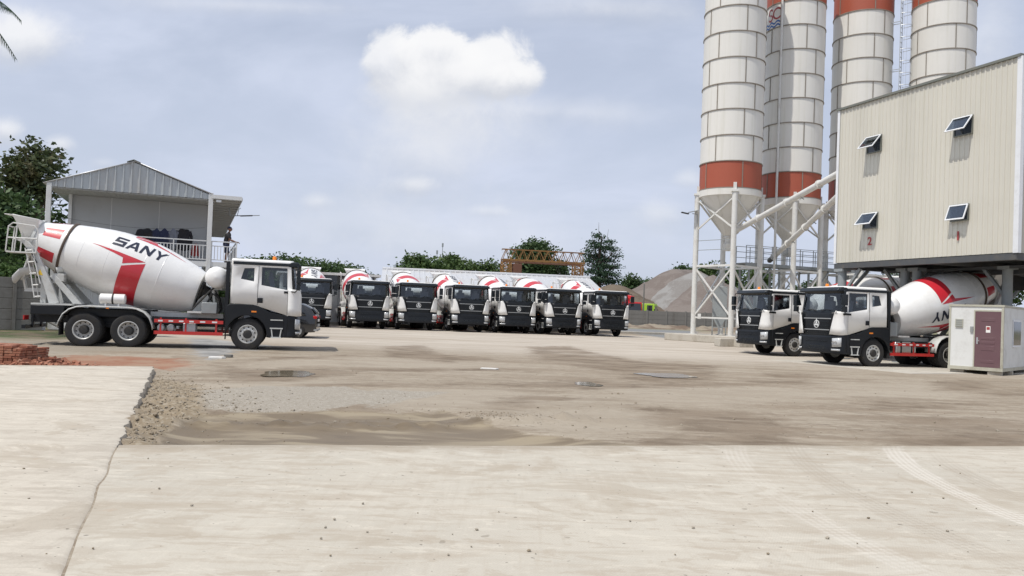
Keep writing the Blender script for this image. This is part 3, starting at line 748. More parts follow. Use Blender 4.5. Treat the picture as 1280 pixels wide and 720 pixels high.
def make_cab(parent):
    rows = cab_rows(); n = 15
    full = [r + [Vector((p.x, -p.y, p.z)) for p in r[-2:0:-1]] for r in rows]; nc = len(full[0])
    WIN = set()
    for i in range(4):
        for r in (2,): WIN.add((r, i)); WIN.add((r, nc - 1 - i))
    for i, r in ((6, 2), (9, 2), (13, 2)): WIN.add((r, i)); WIN.add((r, nc - 1 - i))
    mb = MB(); b = [p for r in full for p in r]; fs = []; ms = []
    mb.v = [tuple(p) for p in b]
    for r in range(len(full) - 1):
        for i in range(nc):
            if (r, i) in WIN: continue
            mb.f.append([r * nc + i, r * nc + (i + 1) % nc, (r + 1) * nc + (i + 1) % nc, (r + 1) * nc + i])
            j = min(i, nc - 1 - i)
            mb.m.append(1 if (j <= 4 and r in (1, 2, 3, 4)) or (j <= 3 and r == 0) else 0)
    mb.f.append([(len(full) - 1) * nc + i for i in range(nc)]); mb.m.append(0)
    cab = mb.build('cab', ['truck_white', 'visor_black', 'cab_inside'], parent, ang=28, fix=True)
    sd_ = cab.modifiers.new('solid', 'SOLIDIFY'); sd_.thickness = .045; sd_.offset = -1; sd_.material_offset = 2; sd_.material_offset_rim = 1
    def pane(name, r, idx):
        m = MB(); g = []
        for rr in (r, r + 1): g.append([full[rr][i % nc] * 1.0 for i in idx])
        m.grid([[(p.x * 1 + (.012 if False else 0), p.y, p.z) for p in q] for q in g])
        for q in range(len(m.v)):
            p = Vector(m.v[q]); c = Vector((-1.1, 0, p.z)); m.v[q] = tuple(p - (p - c).normalized() * .018)
        m.build(name, 'cab_glass', cab, ang=40, fix=False)
    pane('windscreen', 2, [-4, -3, -2, -1, 0, 1, 2, 3, 4])
    for sgn in (1, -1):
        pane('door_window', 2, [6, 7] if sgn > 0 else [-7, -6]); pane('quarter_window', 2, [9, 10] if sgn > 0 else [-10, -9])
    pane('rear_window', 2, [13, 14, 15])
    # front: grille, bars, emblem
    g = MB(); prof = [(2.06, .012, .90), (1.98, .035, .88), (1.80, .05, .85), (1.60, .06, .81), (1.40, .06, .77), (1.15, .06, .75), (1.02, .05, .75)]
    g.grid([[(dx - .02 * (abs(k) / 4) ** 2, hw * k / 4, z) for k in range(-4, 5)] for z, dx, hw in prof])
    go = g.build('grille', 'truck_black', cab, solid=.03)
    g = MB()
    for z, hw, dx in ((1.805, .80, .052), (1.37, .73, .064)):
        g.bb((dx, -hw, z - .018), (dx + .016, hw, z + .018))
    g.build('grille_bar', 'galvanised', go)
    g = MB()
    for z in (1.28, 1.20, 1.68, 1.52, 1.46):
        g.bb((.055, -.70, z - .014), (.072, .70, z + .014))
    g.build('slat', 'visor_black', go)
    # emblem: ring with three blades
    e = MB(); ez = 1.585; X0 = .075
    n_ = 28; rr = []
    for rad, dx in ((.128, 0), (.128, .02), (.152, .02), (.152, 0)):
        rr.append([(X0 + dx, rad * math.cos(2 * PI * i / n_), ez + rad * math.sin(2 * PI * i / n_)) for i in range(n_)])
    e.grid(rr, closed=True)
    for k in range(3):
        a = R(90 + 120 * k); u = Vector((0, math.cos(a), math.sin(a))); w = Vector((0, -math.sin(a), math.cos(a)))
        c = Vector((X0 + .01, 0, ez)); L_ = .215 if k == 0 else .150
        pts = [c + u * .02 + w * .045, c + u * L_ + w * .006, c + u * L_ - w * .006, c + u * .02 - w * .045]
        e.add([p + Vector((d, 0, 0)) for d in (0, .018) for p in pts], [(0, 1, 2, 3), (4, 5, 6, 7), (0, 1, 5, 4), (1, 2, 6, 5), (2, 3, 7, 6), (3, 0, 4, 7)])
    e.build('emblem', 'lamp_white', cab, ang=30)
    for s in (1, -1):
        c = MB(); rws = []
        for z, yi in ((2.10, 1.13), (2.02, 1.03), (1.90, .95), (1.70, .89), (1.45, .82), (1.20, .755)):
            f_ = .03 * (2.05 - z)
            rws.append([(.065 + f_, s * yi, z), (.05 + f_, s * (yi + 1.02) / 2 * 1.0, z), (.02 + f_ * .8, s * 1.08, z - .01), (-.05, s * 1.19, z - .02), (-.16, s * 1.252, z - .01), (-.345, s * 1.262, z + .01)])
        c.grid(rws); c.build('corner_panel', 'truck_white', cab, ang=40, solid=.035 * s)
        m = MB()                                          # mirrors on their arm
        m.box((-.02, s * 1.44, 2.52), (.13, .22, .42)); m.box((-.02, s * 1.43, 2.17), (.12, .20, .22))
        m.tube([(-.16, s * 1.20, 2.86), (-.06, s * 1.38, 2.88), (-.04, s * 1.42, 2.7)], .022, 6)
        m.tube([(-.28, s * 1.25, 2.02), (-.12, s * 1.38, 2.0), (-.04, s * 1.42, 2.1)], .022, 6)
        m.build('mirror', 'visor_black', cab, bevel=.025)
        m = MB(); m.box((-.30, s * 1.262, 1.985), (.36, .03, .075), Matrix.Rotation(R(0), 3, 'Y')); m.build('door_handle', 'truck_black', cab, bevel=.01)
        m = MB(); m.box((-1.24, s * 1.262, 1.68), (.17, .03, .17)); m.build('filler_flap', 'truck_black', cab, bevel=.01)
        m = MB(); m.bb((-.34, s * 1.214, 2.86), (-2.14, s * 1.232, 2.96)); m.build('side_trim', 'visor_black', cab)
        m = MB()                                          # shut lines of the door
        for p0, p1 in (((-1.33, 1.2535, 1.52), (-1.33, 1.2525, 2.25)), ((-.35, 1.2535, 1.24), (-.35, 1.2525, 2.05)), ((-1.32, 1.2505, 2.25), (-1.32, 1.224, 2.84))):
            m.bar((p0[0], s * p0[1], p0[2]), (p1[0], s * p1[1], p1[2]), .012, .006)
        m.build('door_gap', 'cab_inside', cab)
        m = MB(); m.box((-.62, s * .5, 1.75), (.5, .55, .16)); m.box((-.9, s * .5, 2.15), (.14, .52, .75), Matrix.Rotation(R(-8), 3, 'Y')); m.box((-.95, s * .5, 2.6), (.1, .28, .2))
        m.build('seat', 'cloth_grey', cab, bevel=.03)
        m = MB(); m.tube([(.03, s * .15, 2.1), (.02 - .04, s * .4, 2.16), (-.0, s * .68, 2.13)], .012, 5); m.build('wiper', 'cab_inside', cab)
    v = MB(); v.prism([(-.16, 2.86), (.055, 2.84), (.06, 2.90), (-.05, 3.02), (-.30, 3.03)], lambda x, z, d: (x, d, z), -1.12, 1.12)
    v.build('sun_visor', 'visor_black', cab, bevel=.02)
    for s in (1, -1):
        v = MB(); v.prism([(-.16, 2.84), (.02, 2.84), (-.02, 3.0), (-.30, 3.01), (-.42, 2.9), (-.40, 2.82)], lambda x, z, d: (x, d, z), s * 1.10, s * 1.21)
        v.build('visor_end', 'visor_black', cab, bevel=.03)
    v = MB(); v.lathe([(.07, 0), (.075, .02), (.065, .03), (.065, .12), (.05, .15), (.01, .16)], (-.85, -.62, 3.06), (0, 0, 1), 16, ms=[1, 1, 0, 0, 0, 0])
    v.build('roof_beacon', ['amber', 'hub_dark'], cab)
    v = MB(); v.tube([Vector((-.42, .5 + .2 * math.cos(a), 2.02)) + Vector((.06 * math.sin(a), 0, .19 * math.sin(a))) for a in [2 * PI * i / 18 for i in range(19)]], .014, 6)
    v.bar((-.42, .5, 2.02), (-.2, .5, 1.85), .05); v.build('steering_wheel', 'cab_inside', cab)
    v = MB(); v.bb((-.12, -1.05, 1.7), (-.36, 1.05, 2.06)); v.build('dashboard', 'cab_inside', cab, bevel=.05)
    for s in (1, -1):
        v = MB(); v.bb((-2.24, s * .86, .95), (-2.36, s * 1.22, 2.95)); v.build('air_duct', 'truck_black', cab, bevel=.02)
    return cab

def make_wheel(kind):
    n = 40
    t = MB()
    w = .15 if kind == 'front' else .33
    pr = [(.30, -w + .02), (.42, -w), (.50, -w + .015), (.53, -w + .05)]
    k = 5
    for i in range(k + 1):
        x = -w + .06 + (2 * w - .12) * i / k
        pr += [(.54, x - .012), (.54, x + .012), (.526, x + .016)] if i < k else [(.54, x)]
    pr += [(.53, w - .05), (.50, w - .015), (.42, w), (.30, w - .02)]
    t.lathe(pr, (0, 0, 0), (0, 1, 0), n, 0, caps=False)
    r = MB()
    if kind == 'front':
        r.lathe([(.30, .03), (.315, .135), (.295, .14), (.27, .11), (.235, .10), (.20, .115), (.16, .125), (.0, .125)], (0, 0, 0), (0, 1, 0), n, 0, caps=False)
        r.lathe([(.30, -.1), (.28, -.13), (.1, -.10)], (0, 0, 0), (0, 1, 0), n, 0, caps=False)
    else:
        r.lathe([(.30, .1), (.315, .315), (.295, .32), (.275, .30), (.265, .17), (.25, .15), (.18, .14), (.0, .14)], (0, 0, 0), (0, 1, 0), n, 0, caps=False)
        r.lathe([(.30, -.2), (.27, -.3), (.1, -.2)], (0, 0, 0), (0, 1, 0), n, 0, caps=False)
    off = .125 if kind == 'front' else .14
    for i in range(10):
        a = 2 * PI * i / 10 + .1; x, z = .175 * math.cos(a), .175 * math.sin(a)
        r.cyl((x, off - .01, z), (x, off + .028, z), .016, n=6, m=0)
        x, z = .235 * math.cos(a + .31), .235 * math.sin(a + .31)
        r.cyl((x, off - .04, z), (x, off - (.012 if kind == 'front' else -.012), z), .026, n=8, m=1)
    h = MB(); hh = .05 if kind == 'front' else .16
    h.lathe([(.145, off), (.14, off + hh * .6), (.12, off + hh), (.0, off + hh + .005)], (0, 0, 0), (0, 1, 0), 20, 0, caps=False)
    return t, r, h

def make_truck(name, label):
    root = thing(name, label, 'mixer truck', group='concrete mixer trucks')
    cab = make_cab(root)
    # bumper with headlights
    b = MB(); plan = [(.085, 0), (.08, .6), (.05, .95), (-.02, 1.13), (-.12, 1.23), (-.46, 1.265)]
    pl = plan + []; half = [(x, y) for x, y in pl]; fullp = [(x, -y) for x, y in half[::-1]] + half[1:]
    zz = [(.47, -.04), (.50, 0), (.70, .015), (.74, 0), (1.04, .0), (1.12, -.01), (1.17, -.05)]
    b.grid([[(x + dx, y, z + (.0 if z < 1 else .04 * (abs(y) / 1.2) ** 2)) for x, y in fullp] for z, dx in zz])
    bump = b.build('bumper', 'truck_black', root, ang=40, solid=.05)
    b = MB(); b.bb((.075, -.52, .62), (.095, .52, .76)); b.bb((.075, -.62, .93), (.098, .62, .95)); b.build('bumper_slot', 'visor_black', bump, bevel=.005)
    for s in (1, -1):
        h = MB(); rw = []
        for z in (.72, .90, 1.06): rw.append([(.062, s * .90, z), (.035, s * 1.06, z + .01), (-.02, s * 1.155, z + .02), (-.10, s * 1.228, z + .03)])
        h.grid([[(x + .014, y + s * .012, z) for x, y, z in q] for q in rw]); ho = h.build('headlight', 'lamp_dim', bump, ang=40, solid=.012 * s)
        h = MB()
        for yy, xx in ((.965, .066), (1.08, .036)): h.lathe([(.052, 0), (.055, .016), (.03, .012), (.0, .02)], (xx, s * yy, .90), (1, s * .25, 0), 14)
        h.build('reflector', 'chrome', ho)
        h = MB(); h.grid([[(.085, s * .88, z), (.055, s * 1.03, z), (.02, s * 1.12, z), (-.06, s * 1.21, z)] for z in (.58, .655)]); h.build('fog_lamp', 'lamp_dim', bump, solid=.01 * s)
    # front mudguards and steps
    arc = [(-1.63 + .64 * math.cos(R(a)), .53 + .64 * math.sin(R(a))) for a in range(172, -1, -14)]
    poly = [(-.32, 1.185), (-.92, 1.30), (-1.28, 1.49), (-1.45, 1.53), (-2.2, 1.54), (-2.3, 1.45), (-2.3, .62)] + arc + [(-.96, .44), (-.50, .44), (-.34, .52)]
    for s in (1, -1):
        f = MB(); f.prism(poly, lambda x, z, d: (x, d, z), s * .92, s * 1.262); fo = f.build('mudguard', 'truck_black', root, bevel=.02)
        f = MB(); f.box((-1.42, s * 1.266, 1.30), (.16, .02, .05)); f.build('side_marker', 'amber', fo)
        f = MB(); f.box((-.68, s * 1.268, 1.04), (.40, .03, .035)); f.box((-.68, s * 1.27, .76), (.42, .05, .04)); f.build('step_bar', 'frame_grey', fo)
        st = MB(); st.bar((-.52, s * 1.27, .73), (-.56, s * 1.27, .46), .035); st.bar((-.84, s * 1.27, .73), (-.80, s * 1.27, .46), .035); st.box((-.68, s * 1.23, .455), (.34, .16, .035))
        st.build('step', 'frame_grey', root)
        f = MB(); f.bb((-2.3, s * .95, .35), (-2.32, s * 1.25, .95)); f.build('mud_flap', 'rubber', fo)
    # wheels
    src = {}
    def wheel(kind, x, y, flip):
        w = empty('wheel', root, (x, y, .537)); w.rotation_euler = (0, 0, PI if flip else 0)
        if kind not in src:
            t, r, h = make_wheel(kind)
            src[kind] = [t.build('tyre', 'rubber', w, ang=30), r.build('rim', ['rim_steel', 'hub_dark'], w, ang=30), h.build('hub', 'hub_dark', w)]
        else:
            for o in src[kind]: inst(o, o.name.split('.')[0], w)
    for s in (1, -1):
        wheel('front', -1.60, s * 1.06, s < 0)
        for x in (-5.26, -6.58): wheel('rear', x, s * .90, s < 0)
    # chassis
    c = MB()
    for s in (1, -1):
        c.bb((-.3, s * .38, .72), (-9.15, s * .46, 1.0))
    for x in (-.5, -2.5, -4.2, -5.0, -6.4, -7.8, -9.0): c.bb((x - .06, -.38, .76), (x + .06, .38, .96))
    c.cyl((-1.63, -1.0, .54), (-1.63, 1.0, .54), .07); c.bb((-1.2, -.4, .6), (-2.1, .4, .9))
    for x in (-5.68, -7.08):
        c.cyl((x, -.8, .54), (x, .8, .54), .11); c.lathe([(.05, -.3), (.22, -.1), (.22, .1), (.05, .3)], (x, 0, .54), (1, 0, 0), 14)
    for s in (1, -1): c.bar((-5.6, s * .55, .68), (-7.15, s * .55, .68), .08, .14)
    c.bb((-4.85, -1.0, .78), (-3.2, -.5, 1.0)); c.bb((-4.85, .5, .78), (-3.9, 1.0, 1.0))
    ch = c.build('chassis', 'truck_black', root)
    for s in (1, -1):
        c = MB(); c.bb((-7.85, s * .47, .98), (-8.95, s * 1.18, 1.28)); c.bb((-4.95, s * .7, .95), (-7.8, s * .78, 1.22)); c.build('side_box', 'truck_black', root, bevel=.02)
    c = MB(); c.bb((-2.45, -.47, 1.02), (-9.0, .47, 1.17)); c.bb((-7.6, -1.15, 1.29), (-8.95, 1.15, 1.34)); c.build('subframe', 'frame_grey', root)
    for s in (1, -1):
        g = MB(); path = [(-8.02, .62), (-7.98, .8), (-7.86, 1.02), (-7.66, 1.18), (-7.40, 1.27), (-7.1, 1.295), (-5.66, 1.295), (-5.36, 1.26), (-5.1, 1.16), (-4.92, 1.0), (-4.82, .80), (-4.78, .62)]
        g.grid([[(x, s * y, z - dz) for x, z in path] for y, dz in ((.68, 0), (1.23, 0), (1.25, .03))])
        go = g.build('rear_mudguard', 'frame_grey', root, solid=.02 * s)
        g = MB(); g.bb((-7.95, s * .7, .35), (-7.98, s * 1.2, .75)); g.build('mud_flap', 'rubber', go)
        g = MB(); g.box((-6.35, s * 1.25, 1.255), (.1, .02, .05)); g.build('side_marker', 'amber', go)
        # red side guard
        g = MB()
        for z in (.90, .515): g.bb((-4.72, s * 1.17, z - .055), (-2.38, s * 1.215, z + .055))
        for x in (-4.5, -3.6, -2.6): g.bb((x - .03, s * 1.12, .46), (x + .03, s * 1.168, 1.0))
        so = g.build('side_guard', 'red_paint', root)
        g = MB()
        for i in range(6): g.bb((-4.58 + i * .37, s * 1.213, .875), (-4.42 + i * .37, s * 1.219, .925))
        g.build('reflector_strip', 'lamp_white', so)
    for x in (-4.50, -4.15):
        t = MB(); t.lathe([(.02, -.5), (.11, -.48), (.13, -.44), (.13, .1), (.1, .15)], (x, -.65, .66), (0, 1, 0), 20); t.build('air_tank', 'galvanised', root)
    t = MB(); t.bb((-3.70, -1.14, .50), (-3.25, -.6, .84)); to = t.build('battery_box', 'galvanised', root, bevel=.015)
    t = MB()
    t.prism([(.30 * math.copysign(abs(math.cos(a)) ** .5, math.cos(a)), .27 * math.copysign(abs(math.sin(a)) ** .5, math.sin(a))) for a in [2 * PI * i / 24 for i in range(24)]], lambda y, z, d: (d, .86 + y, .74 + z), -2.7, -3.75)
    to = t.build('fuel_tank', 'chrome', root, bevel=.02)
    t = MB()
    for x in (-2.95, -3.5): t.bb((x - .03, 1.12, .5), (x + .03, 1.168, 1.02))
    t.build('tank_strap', 'truck_black', to)
    # front pedestal, gearbox, water tank
    p = MB()
    for s in (1, -1):
        p.prism([(-2.62, 1.18), (-3.55, 1.18), (-3.30, 1.62), (-3.1, 1.80), (-2.98, 1.80), (-2.85, 1.5)], lambda x, z, d: (x, d, z), s * .34, s * .38)
        p.bar((-2.7, s * .36, 1.2), (-2.8, s * .62, 2.05), .08); p.bb((-3.0, s * .38, 1.18), (-3.6, s * .95, 1.24))
        p.bar((-2.85, s * .62, 2.02), (-2.5, s * .62, 2.02), .07)
    p.bb((-2.65, -.34, 1.18), (-3.5, .34, 1.24)); p.bb((-2.7, -.62, 2.0), (-2.76, .62, 2.06)); p.build('pedestal', 'frame_grey', root)
    g = MB(); ax = Vector((math.cos(DRUM_T), 0, -math.sin(DRUM_T)))
    g.lathe([(.40, 0), (.40, .08), (.3, .12), (.26, .30), (.14, .34), (.12, .42)], DRUM_O + ax * .01, ax, 20); g.build('gearbox', 'hub_dark', root)
    g = MB()
    for k in range(3): g.tube([(-3.0, -.45 + k * .1, 1.5), (-2.8, -.6, 1.85 + k * .1), (-2.6, -.7 + .2 * k, 1.7), (-2.5, -.6, 1.35), (-2.6, -.4, 1.2)], .03, 6)
    g.tube([(-3.5, -.75, 1.25), (-2.9, -.85, 1.9), (-2.75, -.85, 2.05)], .035, 6)
    g.build('hose', 'hub_dark', root)
    w = MB(); w.lathe([(.0, -1.12), (.16, -1.10), (.28, -1.04), (.345, -.95), (.365, -.86), (.365, .86), (.345, .95), (.28, 1.04), (.16, 1.10), (.0, 1.12)], (-2.68, 0, 2.40), (0, 1, 0), 32, caps=False)
    w.build('water_tank', 'truck_white', root, ang=60)
    w = MB(); w.bb((-2.62, -1.0, 1.18), (-3.1, -.55, 1.55)); w.build('oil_cooler', 'steel_grey', root, bevel=.02); w = MB(); w.bb((-2.42, .5, 1.2), (-2.9, 1.0, 1.75)); w.build('air_filter', 'steel_grey', root, bevel=.02)
    h = MB(); h.lathe([(.0, -.46), (.12, -.45), (.165, -.42), (.165, .42), (.12, .45), (.0, .46)], (-6.22, -1.08, 1.55), (1, 0, 0), 20, caps=False)
    for x in (-6.0, -6.45): h.bb((x - .03, -1.15, 1.31), (x + .03, -1.0, 1.40))
    ho = h.build('hydraulic_tank', 'truck_white', root, ang=50)
    h = MB(); h.lathe([(.168, -.03), (.171, -.03), (.171, .03), (.168, .03)], (-6.2, -1.08, 1.55), (1, 0, 0), 20, caps=False); h.build('tank_strap', 'hub_dark', ho)
    drum = make_drum(root); spin_drum(drum, 44)
    # rear frame
    r = MB()
    for s in (1, -1):
        path = [(-8.25, 1.34), (-8.5, 1.95), (-8.76, 2.45), (-9.0, 2.92), (-9.3, 3.25), (-9.6, 3.36)]
        wd = [.34, .26, .26, .22, .18, .12]
        L_, R_ = [], []
        for i, (x, z) in enumerate(path): L_.append((x + wd[i] / 2, z + .02)); R_.append((x - wd[i] / 2, z - .03))
        r.prism(L_ + R_[::-1], lambda x, z, d: (x, d, z), s * .78, s * .94)
        r.prism([(-7.35, 1.34), (-7.65, 1.34), (-8.48, 2.2), (-8.30, 2.26)], lambda x, z, d: (x, d, z), s * .70, s * .8)
        r.bb((-8.0, s * .5, 2.05), (-8.35, s * .78, 2.3)); r.cyl((-8.1, s * .55, 2.48), (-8.32, s * .55, 2.42), .13, n=16)
    r.bb((-8.25, -.75, 1.98), (-8.4, .75, 2.14)); r.bb((-8.6, -.7, 1.34), (-8.8, .7, 2.2))
    ro = r.build('rear_frame', 'frame_grey', root, bevel=.012)
    m = MB(); m.add([(-8.66, -.945, 2.22), (-8.86, -.945, 2.22), (-8.76, -.945, 2.40)], [(0, 1, 2)]); m.build('warning_mark', 'yellow_sign', ro, fix=False)
    m = MB(); m.bar((-8.86, -.955, 2.60), (-9.06, -.955, 2.90), .09, .012); m.build('hazard_strip', 'truck_black', ro)
    h = MB()                                                # loading hopper
    q = [[(-9.85, .75, 4.42), (-9.85, -.75, 4.42), (-8.95, -.7, 4.30), (-8.95, .7, 4.30)], [(-9.75, .62, 4.2), (-9.75, -.62, 4.2), (-9.0, -.62, 4.1), (-9.0, .62, 4.1)], [(-9.55, .3, 3.55), (-9.55, -.3, 3.55), (-9.15, -.3, 3.55), (-9.15, .3, 3.55)]]
    h.grid(q, closed=True); ho = h.build('hopper', 'drum_white', root, solid=.03, bevel=.01)
    h = MB(); h.grid([[(-10.15, y, 4.44), (-9.83, y, 4.43)] for y in (-.6, .6)]); h.build('hopper_flap', 'drum_white', ho, solid=.02)
    d = MB(); q = []
    for x, z, w in ((-9.15, 3.6, .55), (-9.3, 3.1, .45), (-9.45, 2.75, .33), (-9.5, 2.45, .26)):
        q.append([(x + .25 * math.sin(a) * .8, w * math.cos(a), z + .1 * math.sin(a)) for a in [PI * (i / 8) for i in range(-8, 1)]])
    d.grid(q); d.build('collector', 'panel_pale', root, solid=.02)
    c = MB(); q = []                                        # swing chute
    for x, y, z in ((-9.0, -.1, 2.42), (-9.3, -.15, 2.50), (-9.6, -.25, 2.42), (-9.82, -.3, 2.16)):
        q.append([(x, y + .26 * math.cos(a), z + .22 * math.sin(a)) for a in [-PI * i / 8 for i in range(9)]])
    c.grid(q); c.bar((-9.5, 0, 1.7), (-9.6, -.2, 2.4), .08); c.bar((-8.8, 0, 1.75), (-9.55, 0, 1.75), .12)
    c.build('chute', 'panel_pale', root, solid=.02)
    l = MB(); tb = lambda *p: l.tube(p, .022, 6)            # ladder and platform on the right-hand side
    ys = (-.98, -.55)
    for y in ys:
        tb((-9.28, y, 3.06), (-9.06, y, 2.3), (-8.90, y, 1.5)); tb((-9.05, y, 3.06), (-8.83, y, 2.3), (-8.72, y, 1.95))
    for i in range(5):
        f = i / 4; x = -9.26 + .36 * f; z = 2.98 - 1.45 * f; tb((x, ys[0], z), (x, ys[1], z)); tb((x, ys[0], z), (x + .2, ys[0], z + .02))
    l.build('ladder', 'steel_white', root)
    l = MB()
    for y in (-1.02, -.45):
        tb((-9.90, y, 3.08), (-9.84, y, 3.86), (-9.7, y, 3.97), (-8.98, y, 3.90), (-8.86, y, 3.75), (-8.9, y, 3.08)); tb((-9.86, y, 3.5), (-8.9, y, 3.5))
        tb((-9.62, y, 3.08), (-9.55, y, 3.95))
    tb((-9.90, -1.02, 3.08), (-9.90, -.45, 3.08)); tb((-9.84, -1.02, 3.86), (-9.84, -.45, 3.86)); l.bb((-8.9, -1.03, 3.04), (-9.9, -.44, 3.08))
    l.build('platform', 'steel_white', root)
    u = MB(); u.bb((-9.1, -1.15, .52), (-9.22, 1.15, .64)); u.bb((-9.05, -.5, .55), (-9.12, -.4, 1.0)); u.bb((-9.05, .4, .55), (-9.12, .5, 1.0)); uo = u.build('underrun_bar', 'truck_black', root)
    for s in (1, -1):
        u = MB(); u.bb((-9.155, s * .65, .8), (-9.2, s * 1.1, .94)); u.build('tail_light', 'lamp_red', root)
    for ch_ in root.children:
        if ch_.type != 'MESH' or ch_.name.split('.')[0] in ('cab', 'bumper', 'drum', 'mudguard', 'step'): continue
        for o_ in [ch_] + list(ch_.children):
            nm_ = o_.name.split('.')[0]
            dz = -.30 if nm_ in ('hopper', 'hopper_flap', 'collector') else -.14 if nm_ in ('platform',) else 0
            for v_ in o_.data.vertices:
                if v_.co.x < -3.2: v_.co.x = -3.2 + (v_.co.x + 3.2) * .855
                v_.co.z += dz
    return root

def place(o, pxy=None, loc=None, yaw=0, spin=44, label=None, name=None):
    o.location = loc; o.rotation_euler = (0, 0, yaw)
    if label: o['label'] = label
    for c in o.children:
        if c.name.split('.')[0] == 'drum': spin_drum(c, spin)
proto = make_truck('mixer_truck', 'white and black mixer truck seen side on, parked in front of the gable pavilion')
# side-on truck
wl = at(311, 437, 26.95); TR = Vector((wl.x + 1.63, 27.0 + 1.22, 0))
fr = gnd(311, 437.5); rr_ = gnd(107, 430.5)
yaw0 = R(-1.2)
YL = R(15); nrm = Vector((-math.sin(YL), math.cos(YL), 0)); q0 = Vector((-7.24, 27.15, 0)) + nrm * 1.25
place(proto, loc=(q0.x, q0.y, -.012), yaw=YL, spin=44)
# back row of seven
ORD = ['first truck of the back row, half hidden behind the dark car',
       'second truck of the back row, beside the grey wall panel',
       'third truck of the back row counting from the dark car',
       'fourth and middle truck of the back row of seven',
       'fifth truck of the back row counting from the dark car',
       'sixth truck of the back row, next to the end truck',
       'last truck of the back row, standing at the open end near the sand heaps']
ROW = [(389, 49.6, 15, 100), (462.3, 50.2, 18, 140), (523, 50.9, 16, 25), (589, 51.4, 19, 96), (648, 52.0, 17, 112), (705.8, 52.6, 20, 130), (765.8, 53.2, 17.5, 95)]
for (px, Y, a, spn), lb in zip(ROW, ORD):
    t = copy_tree(proto); p = at(px, 385, Y)
    place(t, loc=(p.x, Y, .2), yaw=R(-90 + a), spin=spn, label='black-fronted ' + lb)
# two trucks backed under the batching plant
for (wx, wy), ya, spn, lb in (((13.97, 30.75), 17, 16, 'mixer truck backed under lane 1 of the cream plant, nearest the site cabin'),
                              ((13.2, 37.1), 18, 62, 'mixer truck backed under lane 2 of the cream plant, beside the silo leg')):
    t = copy_tree(proto); d = Vector((-math.cos(R(ya)), -math.sin(R(ya)), 0)); lf = Vector((-d.y, d.x, 0))
    hub = Vector((wx, wy, 0)); o = hub - lf * 1.2 + d * 1.63
    place(t, loc=(o.x, o.y, gz(o.x, o.y)), yaw=math.atan2(d.y, d.x), spin=spn, label=lb)

# ------------------------------------------------------------------ corrugated sheet helper
def corr(mb, length, z0, z1, fn, pitch=.22, depth=.03, m=0, ztop=None, flat=.62):
    """sheet of ribs along x from 0 to length; fn(x, d, z) -> point, d = outward"""
    xs = []; x = 0
    while x < length - 1e-6:
        for f, d in ((0, 0), (flat, 0), (flat + .06, depth), (.94, depth)):
            q = x + f * pitch
            if q < length: xs.append((q, d))
        x += pitch
    xs.append((length, 0))
    mb.grid([[fn(q, d, z0) for q, d in xs], [fn(q, d, ztop(q) if ztop else z1) for q, d in xs]], m)
def text_mb(txt, size, fn, depth=.02):
    cu = bpy.data.curves.new('t', 'FONT'); cu.body = txt; cu.size = size; cu.align_x = 'CENTER'; cu.align_y = 'CENTER'; cu.extrude = depth / 2; cu.offset = size * .012
    o = bpy.data.objects.new('t', cu); col.objects.link(o); dg = bpy.context.evaluated_depsgraph_get()
    me = o.evaluated_get(dg).to_mesh(); mb = MB(); mb.add([fn(v.co.x, v.co.y, v.co.z) for v in me.vertices], [tuple(p.vertices) for p in me.polygons])
    o.evaluated_get(dg).to_mesh_clear(); bpy.data.objects.remove(o); bpy.data.curves.remove(cu)
    return mb

